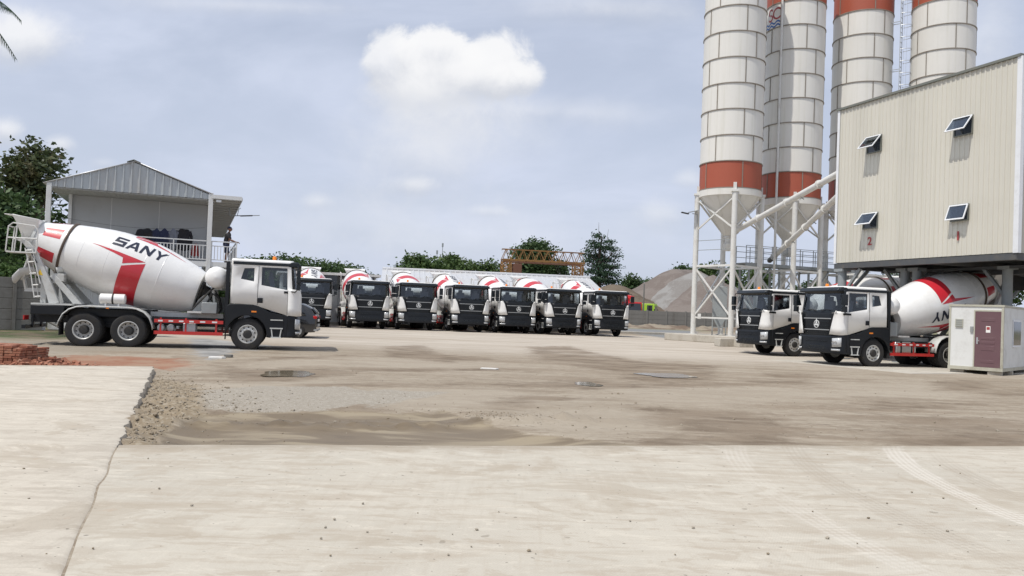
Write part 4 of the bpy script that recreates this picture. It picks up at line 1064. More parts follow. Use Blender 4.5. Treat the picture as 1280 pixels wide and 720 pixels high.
# ------------------------------------------------------------------ gable pavilion
PV = at(61, 235, 35.5); PVR = at(264, 243, 38.0); PVR.z = PV.z = 0
PVX = (PVR - PV).normalized(); PVL = (PVR - PV).length; PVA = math.atan2(PVX.y, PVX.x)
PVO = Vector((PV.x, PV.y, gz(PV.x, PV.y)))
def make_pavilion():
    b = thing('pavilion', 'two storey grey site office with gabled sheet roof and railed balcony', 'building', PVO, PVA)
    W = PVL; FL = 3.43 - PVO.z; EV = 6.62 - PVO.z; RG = 7.86 - PVO.z; D0 = 2.1; LEN = 24
    rx = W * .5
    def zt(x): return EV + (RG - EV) * (1 - abs(x - rx) / rx)
    g = MB(); corr(g, W, EV - .20, 0, lambda x, d, z: (x, -.02 - d, z), .335, .075, ztop=lambda x: zt(x) - .02, flat=.72)
    g.build('gable', 'gable_sheet', b, ang=20)
    r = MB()
    for sgn in (-1, 1):
        xa = -.22 if sgn < 0 else W + .08
        za = zt(0) - .22 * .37
        for i, (d0, d1) in enumerate(((-.12, LEN),)):
            sl = [(xa, za if sgn < 0 else EV), (rx, RG)]
            r.grid([[(x, d0, z + .02) for x, z in sl], [(x, d1, z + .02) for x, z in sl]])
    ro = r.build('roof', 'roof_sheet', b, solid=.035)
    r = MB(); r.prism([(rx - .28, RG - .06), (rx, RG + .05), (rx + .28, RG - .06), (rx + .28, RG - .02), (rx, RG + .09), (rx - .28, RG - .02)], lambda x, z, d: (x, d, z), -.15, LEN); r.build('ridge_cap', 'trim_dark', ro)
    # side awning on the right
    AW = 1.40
    a = MB(); a.bb((W + .02, -.10, EV - .10), (W + AW, LEN, EV - .06)); ao = a.build('awning', 'roof_sheet', b)
    a = MB(); a.bb((W + .02, -.13, EV - .16), (W + AW, -.10, EV + .02)); a.bb((W + AW, -.10, EV - .15), (W + AW + .03, LEN, EV - .04)); a.build('fascia', 'pavilion_steel', ao)
    a = MB()
    y = .9
    while y < LEN: a.bb((W + .1, y - .04, EV - .20), (W + AW - .02, y + .04, EV - .104)); y += 1.15
    a.build('joist', 'soffit', ao)
    c = MB(); c.bb((.0, .02, EV - .26), (W, D0 + .3, EV - .21)); co = c.build('ceiling', 'soffit', b)
    c = MB(); y = .35
    for k in range(24): c.bb((.05 + k * W / 24, .05, EV - .275), (.09 + k * W / 24, D0, EV - .262))
    c.build('ceiling_batten', 'soffit', co)
    w = MB(); w.bb((.55, D0, FL), (W - .02, D0 + .08, EV - .27)); w.bb((.55, D0 + .08, FL), (.63, LEN, EV - .2)); w.bb((W - .1, D0 + .08, FL), (W - .02, LEN, EV - .2)); w.build('upper_wall', 'panel_grey', b)
    w = MB()
    for x in (2.35, 4.45): w.bb((x - .012, D0 - .012, FL), (x + .012, D0 - .002, EV - .27))
    for x in (.55, W - .08): w.bb((x - .02, D0 - .05, FL), (x + .06, D0 - .004, EV - .27))
    w.build('wall_strip', 'pavilion_steel', b)
    w = MB(); corr(w, W - 1.2, 0, FL - .3, lambda x, d, z: (x, 1.4 - d, z), .30, .03); w.bb((0.02, 1.44, 0), (W - 1.2, 8, FL - .3)); w.build('lower_wall', 'panel_pale', b, ang=20)
    f = MB(); f.bb((-.05, -.02, FL - .16), (W + 1.3, D0, FL)); f.bb((W - .1, D0, FL - .16), (W + 1.3, LEN, FL))
    f.bb((-.05, -.06, FL - .22), (W + 1.32, -.02, FL + .02)); f.build('floor_deck', 'pavilion_steel', b)
    f = MB(); f.bb((-.05, .1, FL - .66), (W + 1.2, .24, FL - .44)); f.bb((W + 1.1, .25, FL - .64), (W + 1.2, LEN, FL - .44)); f.build('floor_beam', 'pavilion_steel', b)
    for x, y, top in ((0.02, 0, EV - .04), (W, 0, EV + .1), (.62, D0 - .12, EV - .2)):
        p = MB(); p.box((x, y - .0, top / 2), (.2 if y == 0 else .14, .2 if y == 0 else .14, top)); p.build('post', 'pavilion_steel', b, bevel=.012)
    for x, y in ((W + 1.2, .15), (W + 1.2, 6), (W + 1.2, 12), (W, 12)):
        p = MB(); p.box((x, y, FL / 2 - .1), (.14, .14, FL - .2)); p.build('post', 'pavilion_steel', b)
    def rail(name, p0, p1, nb, ends=(1, 1)):
        p0, p1 = Vector(p0), Vector(p1); d = p1 - p0; m = MB()
        for z in (1.0, .78, .12): m.bar(p0 + Vector((0, 0, z)), p1 + Vector((0, 0, z)), .05 if z > .9 else .04)
        for i in range(1, nb): q = p0 + d * i / nb; m.bar(q + Vector((0, 0, .13)), q + Vector((0, 0, .77)), .035)
        for q in ([p0] if ends[0] else []) + ([p1] if ends[1] else []) : m.bar(q, q + Vector((0, 0, 1.02)), .06)
        if nb > 20:
            for i in (.28, .52, .78): q = p0 + d * i; m.bar(q, q + Vector((0, 0, 1.0)), .05)
        m.build(name, 'pavilion_steel', b)
    rail('balcony_rail', (.12, .02, FL), (W - .12, .02, FL), 46, (0, 0))
    rail('balcony_rail', (W + .12, .02, FL), (W + 1.24, .02, FL), 8)
    rail('balcony_rail', (W + 1.24, .1, FL), (W + 1.24, 9, FL), 60, (0, 1))
    l = MB(); l.box((W + .35, .0, EV - .26), (.24, .14, .1)); l.build('eave_light', 'lamp_white', b, bevel=.01)
    # things on it
    def on(x, y, z): return PVO + Vector((PVX.x * x - PVX.y * y, PVX.y * x + PVX.x * y, z))
    # solar street lamp on a bracket under the awning
    s = thing('solar_lamp', 'thin solar lamp on a bracket under the pavilion awning', 'lamp', on(W + AW - .35, 3.0, EV - .55), PVA)
    m = MB(); m.tube([(-.1, 0, .35), (-.05, 0, -.06), (.45, 0, -.02)], .025, 6); m.tube([(.3, 0, -.03), (.36, 0, .3), (.45, 0, .38)], .018, 6); m.build('bracket', 'steel_grey', s)
    m = MB(); m.box((.75, 0, 0), (.6, .2, .05), Matrix.Rotation(R(-6), 3, 'Y')); m.build('lamp_head', 'hub_dark', s, bevel=.01)
    m = MB(); m.box((1.2, 0, .05), (.4, .16, .02), Matrix.Rotation(R(-6), 3, 'Y')); m.build('solar_panel', 'steel_grey', s)
    # washing on a line behind the rail
    line = MB(); y0 = .62; pts = [(2.55 + i * .36, 0, 0) for i in range(12)]
    zl = 1.62
    P_ = [on(.7 + (W - .9) * i / 10, y0, FL + zl + .05 - .22 * math.sin(PI * i / 10)) for i in range(11)]
    line.tube(P_, .006, 4); tag(line.build('washing_line', 'hub_dark'), 'thin washing line strung across the balcony behind the rail', 'line')
    gar = [('jacket', 3.95, .62, .75, 'cloth_black', 'black jacket at the far end of the balcony washing line', 2), ('shirt', 4.42, .34, .9, 'cloth_navy', 'navy shirt beside the black jacket on the balcony line', 2),
           ('trousers', 4.78, .40, 1.15, 'cloth_navy', 'long navy trousers hung in the middle of the balcony line', 1), ('shirt', 5.18, .36, .8, 'cloth_grey', 'grey shirt on the balcony line between navy trousers and black coat', 2),
           ('coat', 5.62, .56, 1.05, 'cloth_black', 'long black coat hung nearest the pavilion post', 2), ('towel', 6.15, .3, .6, 'cloth_red', 'dull red towel low behind the balcony rail', 0)]
    rnd = random.Random(3)
    for nm, gx, gw, gh, mt, lb, kind in gar:
        f = (gx - .7) / (W - .9); top = FL + zl + .05 - .22 * math.sin(PI * f) + (0 if kind else -.75)
        m = MB()
        for side in (-1, 1):
            rows = []
            for j in range(9):
                v = j / 8; row = []
                for i in range(13):
                    u = i / 12 - .5; ww = gw * (1 - .12 * math.cos(v * 4 + gx)) * (1 + .12 * v)
                    zz = -gh * v - .16 * abs(u) ** 1.5 * (1 - v) * 2 + .03 * math.sin(u * 9 + gx * 3)
                    if kind == 1 and v > .35: u = u + (.06 if u > 0 else -.06) * v
                    yy = side * (.035 + .05 * math.sin(v * PI)) + .05 * math.sin(u * 14 + gx * 5) * v
                    row.append(on(gx + u * ww, y0 + yy, top + zz))
                rows.append(row)
            m.grid(rows)
        if kind == 2:
            for sg in (-1, 1): m.tube([on(gx + sg * gw * .45, y0, top - .12), on(gx + sg * gw * .62, y0 + .02, top - .4), on(gx + sg * gw * .6, y0 - .03, top - .75)], [.08, .07, .06], 8)
        tag(m.build(nm, mt, ang=60), lb, nm, 'washing on the balcony')
    return on, W, FL, EV
on_pav, PW, PFL, PEV = make_pavilion()

# ------------------------------------------------------------------ person on the balcony
def make_person():
    root_loc = on_pav(PW + .80, .26, PFL); yaw = PVA - R(8)
    J = {'pel': (-.02, 0, .95), 'sp': (.0, 0, 1.15), 'ch': (.045, 0, 1.34), 'nk': (.085, 0, 1.47), 'hd': (.11, 0, 1.56)}
    V = []; E = []; RAD = []
    def v(p, r): V.append(p); RAD.append(r); return len(V) - 1
    pel = v((-.02, 0, .95), (.125, .15)); sp = v((.0, 0, 1.12), (.115, .145)); ch = v((.04, 0, 1.33), (.125, .175)); nk = v((.075, 0, 1.47), (.06, .06)); hb = v((.095, 0, 1.55), (.065, .065))
    E += [(pel, sp), (sp, ch), (ch, nk), (nk, hb)]
    hands = []
    for s in (1, -1):
        h = v((-.01, s * .10, .86), (.095, .095)); k = v((.03, s * .11, .48), (.062, .062)); c = v((.0, s * .112, .33), (.06, .055)); a = v((-.02, s * .112, .09), (.04, .04)); t = v((.11, s * .125, .045), (.036, .045)); t2 = v((.18, s * .13, .04), (.03, .042))
        E += [(pel, h), (h, k), (k, c), (c, a), (a, t), (t, t2)]
        sh = v((.05, s * .19, 1.385), (.062, .062)); el = v((.15, s * .235, 1.13), (.046, .046)); fa = v((.28, s * .22, 1.09), (.042, .042)); w = v((.42, s * .185, 1.035), (.03, .028)); pm = v((.50, s * .175, 1.03), (.022, .042))
        E += [(ch, sh), (sh, el), (el, fa), (fa, w), (w, pm)]; hands.append(s)
    me = bpy.data.meshes.new('person'); me.from_pydata(V, E, [])
    o = bpy.data.objects.new('person', me); col.objects.link(o)
    md = o.modifiers.new('skin', 'SKIN'); md.use_smooth_shade = True
    sv = me.skin_vertices[0].data
    for i, r in enumerate(RAD): sv[i].radius = r
    sv[0].use_root = True
    ss = o.modifiers.new('sub', 'SUBSURF'); ss.levels = 2; ss.render_levels = 2
    dg = bpy.context.evaluated_depsgraph_get(); m2 = bpy.data.meshes.new_from_object(o.evaluated_get(dg)); bpy.data.objects.remove(o)
    mb = MB(); mb.add([tuple(q.co) for q in m2.vertices], [tuple(p.vertices) for p in m2.polygons])
    # head
    rows = []
    for j in range(17):
        th = PI * j / 16; row = []
        for i in range(24):
            ph = 2 * PI * i / 24
            x = .098 * math.sin(th) * math.cos(ph); y = .076 * math.sin(th) * math.sin(ph); z = .122 * math.cos(th)
            if z < -.03: k = 1 - .28 * (-.03 - z) / .09; y *= k; x = x * k + .012
            if x > 0:
                n_ = math.exp(-(y / .016) ** 2)
                x += n_ * .026 * math.exp(-((z + .018) / .026) ** 2) + n_ * .006 * math.exp(-((z + .062) / .012) ** 2)
                for e in (-1, 1): x -= .010 * math.exp(-((y - e * .032) / .016) ** 2 - ((z - .004) / .014) ** 2)
            row.append((.115 + x, y, 1.648 + z))
        rows.append(row)
    mb.grid(rows, closed=True)
    for s in (1, -1): mb.lathe([(.006, -.01), (.026, -.004), (.03, .004), (.018, .01)], (.105, s * .078, 1.645), (0, s, 0), 10)
    for s in (1, -1):                                     # fingers curled over the rail
        for f in range(4):
            y0 = s * .175 + (f - 1.5) * .021; L = (.075, .085, .08, .062)[f]
            mb.tube([(.50, y0, 1.035), (.50 + L * .45, y0, 1.042), (.50 + L * .85, y0, 1.015), (.50 + L * .85, y0, .98)], [.011, .0105, .0095, .008], 6)
        mb.tube([(.455, s * .145, 1.03), (.475, s * .115, 1.02), (.49, s * .105, .995)], [.013, .012, .009], 6)
    b = mb.build('person', ['skin'], ang=70); b.location = root_loc; b.rotation_euler = (0, 0, yaw)
    tag(b, 'person in black shirt, dark shorts and cap leaning on the balcony rail', 'person')
    def shell(name, mt, rows_, closed=True, tubes=()):
        m = MB()
        if rows_: m.grid(rows_, closed=closed)
        for p, r in tubes: m.tube(p, r, 12)
        return m.build(name, mt, b, ang=60)
    rows = []
    for z, cx, rx, ry in ((.90, -.02, .150, .185), (1.0, -.01, .145, .18), (1.12, .0, .14, .175), (1.25, .03, .148, .195), (1.36, .05, .14, .215), (1.42, .065, .115, .185), (1.465, .075, .078, .10), (1.49, .08, .066, .072)):
        rows.append([(cx + rx * math.cos(2 * PI * i / 20), ry * math.sin(2 * PI * i / 20), z) for i in range(20)])
    shell('shirt', 'cloth_black', rows, True, [([(.045, s * .13, 1.40), (.06, s * .20, 1.37), (.11, s * .23, 1.24), (.135, s * .237, 1.19)], [.075, .085, .07, .066]) for s in (1, -1)])
    shell('shorts', 'cloth_navy', [[(-.02 + .15 * math.cos(2 * PI * i / 20), .182 * math.sin(2 * PI * i / 20), z) for i in range(20)] for z in (.84, .93, .97)], True,
          [([(-.012, s * .088, .93), (.0, s * .102, .75), (.018, s * .112, .50)], [.10, .107, .098]) for s in (1, -1)])
    m = MB(); rws = []
    for j in range(6):
        th = PI / 2 * j / 5 * .98
        rws.append([(.105 + .112 * math.cos(th) * math.cos(2 * PI * i / 20), .09 * math.cos(th) * math.sin(2 * PI * i / 20), 1.675 + .112 * math.sin(th)) for i in range(20)])
    m.grid(rws, closed=True); m.grid([[(.20 - .0, y, 1.682), (.29 - abs(y) * .6, y, 1.672)] for y in (-.075, -.04, 0, .04, .075)]); m.build('cap', 'cloth_navy', b, ang=60)
    shell('shoe', 'cloth_black', None, True, [([(-.06, .112, .03), (.02, .116, .055), (.14, .127, .045), (.22, .132, .03)], [.03, .05, .045, .022])])
    shell('shoe', 'cloth_black', None, True, [([(-.06, -.112, .03), (.02, -.116, .055), (.14, -.127, .045), (.22, -.132, .03)], [.03, .05, .045, .022])])
make_person()

# ------------------------------------------------------------------ batching plant
BL0 = Vector((14.9, 37.0, 0)); BR0 = Vector((18.0, 28.75, 0)); BA = (BR0 - BL0).normalized(); BB = Vector((-BA.y, BA.x, 0)); BLEN = (BR0 - BL0).length
BZ0, BZ1 = 4.42, 11.50
def make_plant():
    ang = math.atan2(BA.y, BA.x); W = BLEN; D = 11.0
    root = thing('batching_plant', 'cream corrugated batching plant on steel legs with four awning windows', 'building', BL0, ang)
    m = MB(); corr(m, W, BZ0, BZ1, lambda x, d, z: (x, -d, z), .215, .028); m.build('front_wall', 'clad_cream', root, ang=20)
    m = MB(); corr(m, D, BZ0, BZ1, lambda x, d, z: (W + d, x, z), .215, .022); m.build('side_wall', 'clad_cream', root, ang=20)
    m = MB(); m.bb((0, 0.03, BZ0), (.05, D, BZ1)); m.build('side_wall', 'clad_cream', root)
    m = MB(); m.bb((.05, D - .05, BZ0), (W, D, BZ1)); m.build('back_wall', 'clad_cream', root)
    m = MB(); m.bb((-.12, -.10, BZ1 + .003), (W + .12, D + .1, BZ1 + .10)); m.build('roof', 'trim_dark', root)
    m = MB(); m.bb((W - .02, -.055, BZ0 - .02), (W + .18, -.03, BZ1)); m.bb((W + .155, -.03, BZ0 - .02), (W + .18, .12, BZ1)); m.build('corner_trim', 'trim_white', root); m = MB(); m.bb((-.07, -.05, BZ0 - .02), (.07, -.028, BZ1)); m.build('corner_trim', 'trim_white', root)
    m = MB(); m.bb((-.05, -.02, BZ0 - .26), (W + .1, .25, BZ0 - .03)); m.bb((W - .15, .25, BZ0 - .26), (W + .1, D, BZ0 - .03)); m.bb((-.05, .25, BZ0 - .26), (.2, D, BZ0 - .03)); m.bb((.2, D - .25, BZ0 - .26), (W - .15, D, BZ0 - .03))
    for x in (2.6, 5.2): m.bb((x - .1, .25, BZ0 - .26), (x + .1, D - .25, BZ0 - .03))
    m.build('floor_frame', 'dark_steel', root)
    m = MB(); m.bb((.05, .05, BZ0 - .03), (W - .02, D - .05, BZ0 + .05)); m.build('floor_plate', 'dark_steel', root)
    m = MB(); m.bb((.35, 7.6, 3.45), (W - .35, 7.75, BZ0 - .27)); m.build('rear_girder', 'dark_steel', root)
    m = MB(); m.bb((.45, 2.3, BZ0 - .38), (W - .45, 2.45, BZ0 - .27)); m.build('front_girder', 'dark_steel', root)
    # windows
    def loc(px, py):
        p = onplane(px, py, BL0, BB) - BL0; return p.dot(BA), p.z
    def window(px0, px1, py0, py1, openang):
        xa, za = loc(px0, (py0 + py1) / 2 + 1); xb, zb = loc(px1, (py0 + py1) / 2 - 1); xm, zt_ = loc((px0 + px1) / 2, py0); _, zb_ = loc((px0 + px1) / 2, py1)
        w_ = xb - xa; h_ = zt_ - zb_
        f = MB()
        for a, b_ in (((xa, -.085, zt_ - .05), (xb, -.02, zt_)), ((xa, -.085, zb_), (xb, -.02, zb_ + .04)), ((xa, -.085, zb_ + .04), (xa + .04, -.02, zt_ - .05)), ((xb - .04, -.085, zb_ + .04), (xb, -.02, zt_ - .05))): f.bb(a, b_)
        wo = f.build('window', 'trim_dark', root)
        f = MB(); f.bb((xa + .03, -.048, zb_ + .03), (xb - .03, -.034, zt_ - .04)); f.build('opening', 'window_dark', wo)
        # sash hinged at the top, bottom pushed out
        rot = Matrix.Rotation(-R(openang), 3, 'X'); o_ = Vector(((xa + xb) / 2, -.105, zt_ - .02)); hh = h_ * .98; ww = w_ / 2 + .02
        f = MB()
        for cx, cz, dx, dz in ((0, -.025, 2 * ww, .05), (0, -hh + .025, 2 * ww, .05), (-ww + .022, -hh / 2, .045, hh - .1), (ww - .022, -hh / 2, .045, hh - .1)):
            f.box(o_ + rot @ Vector((cx, 0, cz)), (dx, .035, dz), rot)
        f.build('sash', 'trim_white', wo)
        f = MB(); f.box(o_ + rot @ Vector((0, .0, -hh / 2)), (2 * ww - .08, .012, hh - .09), rot); f.build('pane', 'pane_glass', wo)
    window(1085, 1103, 170, 191, 41); window(1194, 1217.5, 146, 169.5, 38); window(1080, 1098.5, 266, 286, 40); window(1189.5, 1212, 255.5, 276.5, 21)
    for ch, px, py in (('2', 1088, 302), ('1', 1198.5, 295.5)):
        x, z = loc(px, py); text_mb(ch, .50, lambda a, b_, c: (x + a, -.044 - c, z + b_)).build('lane_number', 'digit_red', root, ang=0)
    # legs, braces and hoppers
    for x in (.25, 2.58, 3.22, W - .22):
        for y in (.2, D * .5, D - .3):
            if 2 < x < 4 and y < 1: y = 1.5
            if x > W - 1 and y < 1: x, y = W - 2.2, 2.55
            elif x > W - 2.5: x = W - .22
            m = MB(); m.cyl((x, y, 0), (x, y, BZ0 - .40), .19, n=18); m.bb((x - .26, y - .26, BZ0 - .40), (x + .26, y + .26, BZ0 - .27)); m.bb((x - .3, y - .3, 0), (x + .3, y + .3, .06)); m.build('leg', 'steel_grey', root)
    for y in (.2, D * .5, D - .3):
        y_ = y
        for x0, x1 in ((.25, 1.35), (2.58, 1.45), (3.22, 4.35), (W - .22, W - 1.35)):
            y = y_
            if x0 == 3.22 and y < 5: continue
            if x0 == 2.58 and y < 1: y = 1.5
            if x0 > W - 1 and y < 1: x0, x1, y = W - 2.2, W - 3.3, 2.55
            m = MB(); m.bar((x0, y, BZ0 - 1.55), (x1, y, BZ0 - .28), .12); m.build('brace', 'steel_grey', root)
    for x in (.25, 2.58, 3.22, W - .22):
        for y, s in ((.2, 1), (D * .5, -1), (D * .5, 1), (D - .3, -1)):
            if x > W - 1 and y < 1: continue
            if 2 < x < 4 and y < 1: y = 1.5
            m = MB(); m.bar((x, y, BZ0 - 1.7), (x, y + s * 1.5, BZ0 - .28), .12); m.build('brace', 'steel_grey', root)
    for x in (W * .25, W * .75):
        m = MB(); m.lathe([(1.2, BZ0 - .3), (1.2, BZ0 - .45), (.55, BZ0 - .62), (.35, BZ0 - .75)], (x, D * .42, 0), (0, 0, 1), 20); m.build('discharge_hopper', 'dark_steel', root)
        m = MB(); m.bb((x - 1.4, D * .42 - 1.6, BZ0 - .55), (x + 1.4, D * .42 - 1.4, BZ0 - .27)); m.build('support_beam', 'dark_steel', root); m = MB(); m.bb((x - .4, D * .42 + 1.3, BZ0 - .6), (x + .6, D * .42 + 2.1, BZ0 - .27)); m.build('support_beam', 'dark_steel', root)
make_plant()

# ------------------------------------------------------------------ silos
SIL = [(13.55, 50.6), (18.35, 53.4), (23.4, 54.6), (27.7, 52.3)]
SR = 1.9; SZB = 9.72
def make_silo(i, x, y):
    lbs = ['front silo, nearest and whole, white with red band over four white pipe legs', 'white silo with painted emblem and vertical pipe, partly behind the front silo',
           'white silo with caged ladder, behind the cream plant corner', 'white silo rising behind the cream plant roof, beyond the caged ladder']
    base = gz(x, y); fa = math.atan2(-y, -x)                  # direction towards the camera
    s = thing('cement_silo', lbs[i], 'silo', (x, y, base), fa, 'cement silos')
    k = SZB - base
    prof = []; ms = []
    zs = [k, k + 1.65]
    while zs[-1] < k + 15.5: zs.append(zs[-1] + 1.6)
    nb = len(zs) - 1
    for j in range(nb):
        m_ = 1 if j in (0, 8) else 0
        prof += [(SR, zs[j] + .03), (SR, zs[j + 1] - .03)]; ms += [m_, 2]
    mb = MB(); mb.lathe([(SR - .1, k)] + prof + [(SR - .1, zs[-1])], (0, 0, 0), (0, 0, 1), 64, ms=[2] + ms + [2], caps=False)
    mb.lathe([(SR, zs[-1]), (SR * .4, zs[-1] + .8), (.3, zs[-1] + .9), (0.01, zs[-1] + .9)], (0, 0, 0), (0, 0, 1), 64, m=0, caps=False)
    so = mb.build('shell', ['silo_white', 'silo_red', 'silo_seam'], s, ang=25)
    mb = MB()
    for j, z in enumerate(zs): mb.lathe([(SR - .01, z - .026), (SR + .05, z - .026), (SR + .05, z + .026), (SR - .01, z + .026)], (0, 0, 0), (0, 0, 1), 64, caps=False)
    mb.build('flange', 'silo_seam', so, ang=25)
    mb = MB()
    for j in range(nb):
        for q in range(5):
            a = R((-29 if j % 2 else 22) + 72 * q); c, s_ = math.cos(a), math.sin(a)
            mb.box((c * (SR + .012), s_ * (SR + .012), (zs[j] + zs[j + 1]) / 2), (.03, .028, zs[j + 1] - zs[j] - .08), Matrix.Rotation(a, 3, 'Z'))
            mb.box((c * (SR + .02), s_ * (SR + .02), (zs[j] + zs[j + 1]) / 2), (.008, .06, zs[j + 1] - zs[j] - .08), Matrix.Rotation(a, 3, 'Z'), 0)
    mb.build('panel_seam', 'silo_seam', so, ang=0)
    mb = MB(); mb.lathe([(SR + .04, k - .02), (SR + .04, k - .42), (SR - .06, k - .44), (.32, k - 2.75), (.22, k - 2.78)], (0, 0, 0), (0, 0, 1), 48); co = mb.build('cone', 'silo_white', s, ang=30)
    mb = MB()
    for q in range(8):
        a = R(22 + 45 * q); c, s_ = math.cos(a), math.sin(a); mb.bar((c * (SR - .05), s_ * (SR - .05), k - .44), (c * .34, s_ * .34, k - 2.72), .03, .05)
    mb.build('cone_rib', 'silo_white', co)
    mb = MB(); mb.lathe([(.22, k - 2.76), (.26, k - 2.84), (.26, k - 2.92), (.19, k - 2.95), (.19, k - 3.25), (.3, k - 3.3), (.3, k - 3.55), (.16, k - 3.75)], (0, 0, 0), (0, 0, 1), 16); mb.build('outlet', 'steel_white', s)
    # legs: angles measured from the viewing direction
    A = [R(-81), R(9), R(99), R(189)]; LR = SR + .10; P = [Vector((math.cos(a + 0) * LR, -math.sin(a) * LR * -1, 0)) for a in A]
    P = [Vector((math.cos(a) * LR, math.sin(a) * LR, 0)) for a in A]
    mat_leg = 'steel_white' if i == 0 else 'steel_white'
    for p in P:
        m = MB(); m.cyl((p.x, p.y, .45), (p.x, p.y, k - .25), .165, n=16); m.box((p.x, p.y, .44), (.55, .55, .04)); m.box((p.x, p.y, k - .22), (.42, .42, .12)); m.box((p.x * .97, p.y * .97, k + .05), (.2, .2, .5)); m.build('leg', mat_leg, s)
    Z = Vector((0, 0, 1))
    for a in range(4):
        p, q = P[a], P[(a + 1) % 4]; m = MB()
        zl = [1.55, 4.75, 6.6, k - .5]
        m.bar(p + Z * 1.5, q + Z * 1.5, .10); m.bar(p + Z * 4.75, q + Z * 4.75, .12)
        m.bar(p + Z * 1.55, q + Z * 4.65, .085); m.bar(q + Z * 1.55, p + Z * 4.65, .085)
        m.build('bracing', mat_leg, s); m = MB()
        m.bar(p + Z * 7.0, q + Z * (k - .55), .085); m.bar(q + Z * 7.0, p + Z * (k - .55), .085)
        m.build('bracing', mat_leg, s)
    if i == 0:
        # valve plate on the lower rail
        p = P[0].lerp(P[1], .16); m = MB(); m.box(p + Z * 1.52, (.35, .2, .2)); m.box(p + Z * 1.68, (.2, .2, .12)); m.build('junction_box', 'steel_white', s)
        m = MB()
        for z in (6.35, 5.75): m.bar(P[0] + Z * z, P[1] + Z * z, .035)
        m.build('guard_wire', 'steel_grey', s)
    if i == 1:
        m = MB(); a = R(-24); m.cyl((math.cos(a) * (SR + .18), math.sin(a) * (SR + .18), .4), (math.cos(a) * (SR + .18), math.sin(a) * (SR + .18), k + 15), .075, n=12); m.build('filling_pipe', 'steel_white', s)
        # painted emblem: red letters over blue waves, partly seen
        e = MB(); zc = k + 12.15
        def em(u, v): a_ = R(-56) + u / SR; return ((SR + .008) * math.cos(a_), (SR + .008) * math.sin(a_), zc + v)
        T = .11
        def arc_(cx, cz, r, a0, a1, m_): e.grid([[em(cx + rr_ * math.cos(R(a0 + (a1 - a0) * k_ / 16)), cz + rr_ * 1.0 * math.sin(R(a0 + (a1 - a0) * k_ / 16))) for k_ in range(17)] for rr_ in (r - T / 2, r + T / 2)], m_)
        arc_(.62, .05, .34, 40, 320, 0)                                    # C
        arc_(0.0, .24, .19, 20, 262, 0); arc_(0.0, -.14, .19, 82, -160, 0)   # S
        e.build('emblem', ['digit_red'], so, ang=0, fix=False)
        e = MB()
        for vz in (-.52, -.74): e.grid([[em(-.6 + 1.6 * k_ / 24, vz + .07 * math.sin(k_ * .75) + dz) for k_ in range(25)] for dz in (-.06, .06)])
        e.build('wave_mark', 'logo_blue', so, ang=0, fix=False)
    if i == 2:
        # caged ladder beside the shell
        a = R(74); u = Vector((math.cos(a), math.sin(a), 0)); w = Vector((-u.y, u.x, 0)); c = u * (SR + .55)
        m = MB()
        for sg in (-1, 1): m.bar(c + w * .22 * sg + Z * 1.0, c + w * .22 * sg + Z * (zs[-1] + 1), .05)
        z = 1.2
        while z < zs[-1] + .9: m.bar(c - w * .22 + Z * z, c + w * .22 + Z * z, .025); z += .33
        z = 3
        while z < zs[-1] + .9:
            m.tube([c + w * .36 * math.cos(R(b_)) + u * (.05 + .62 * math.sin(R(b_))) + Z * z for b_ in range(0, 181, 20)], .018, 5); z += .8
        for b_ in (20, 65, 115, 160): q = c + w * .36 * math.cos(R(b_)) + u * (.05 + .62 * math.sin(R(b_))); m.bar(q + Z * 3, q + Z * zs[-1], .03, .012)
        z = 2.5
        while z < zs[-1]: m.bar(c + w * .22 + Z * z, u * SR + w * .22 + Z * z, .04); m.bar(c - w * .22 + Z * z, u * SR - w * .22 + Z * z, .04); z += 3.2
        m.build('caged_ladder', 'galvanised', s)
    return s, P, k
for i, (x, y) in enumerate(SIL): make_silo(i, x, y)

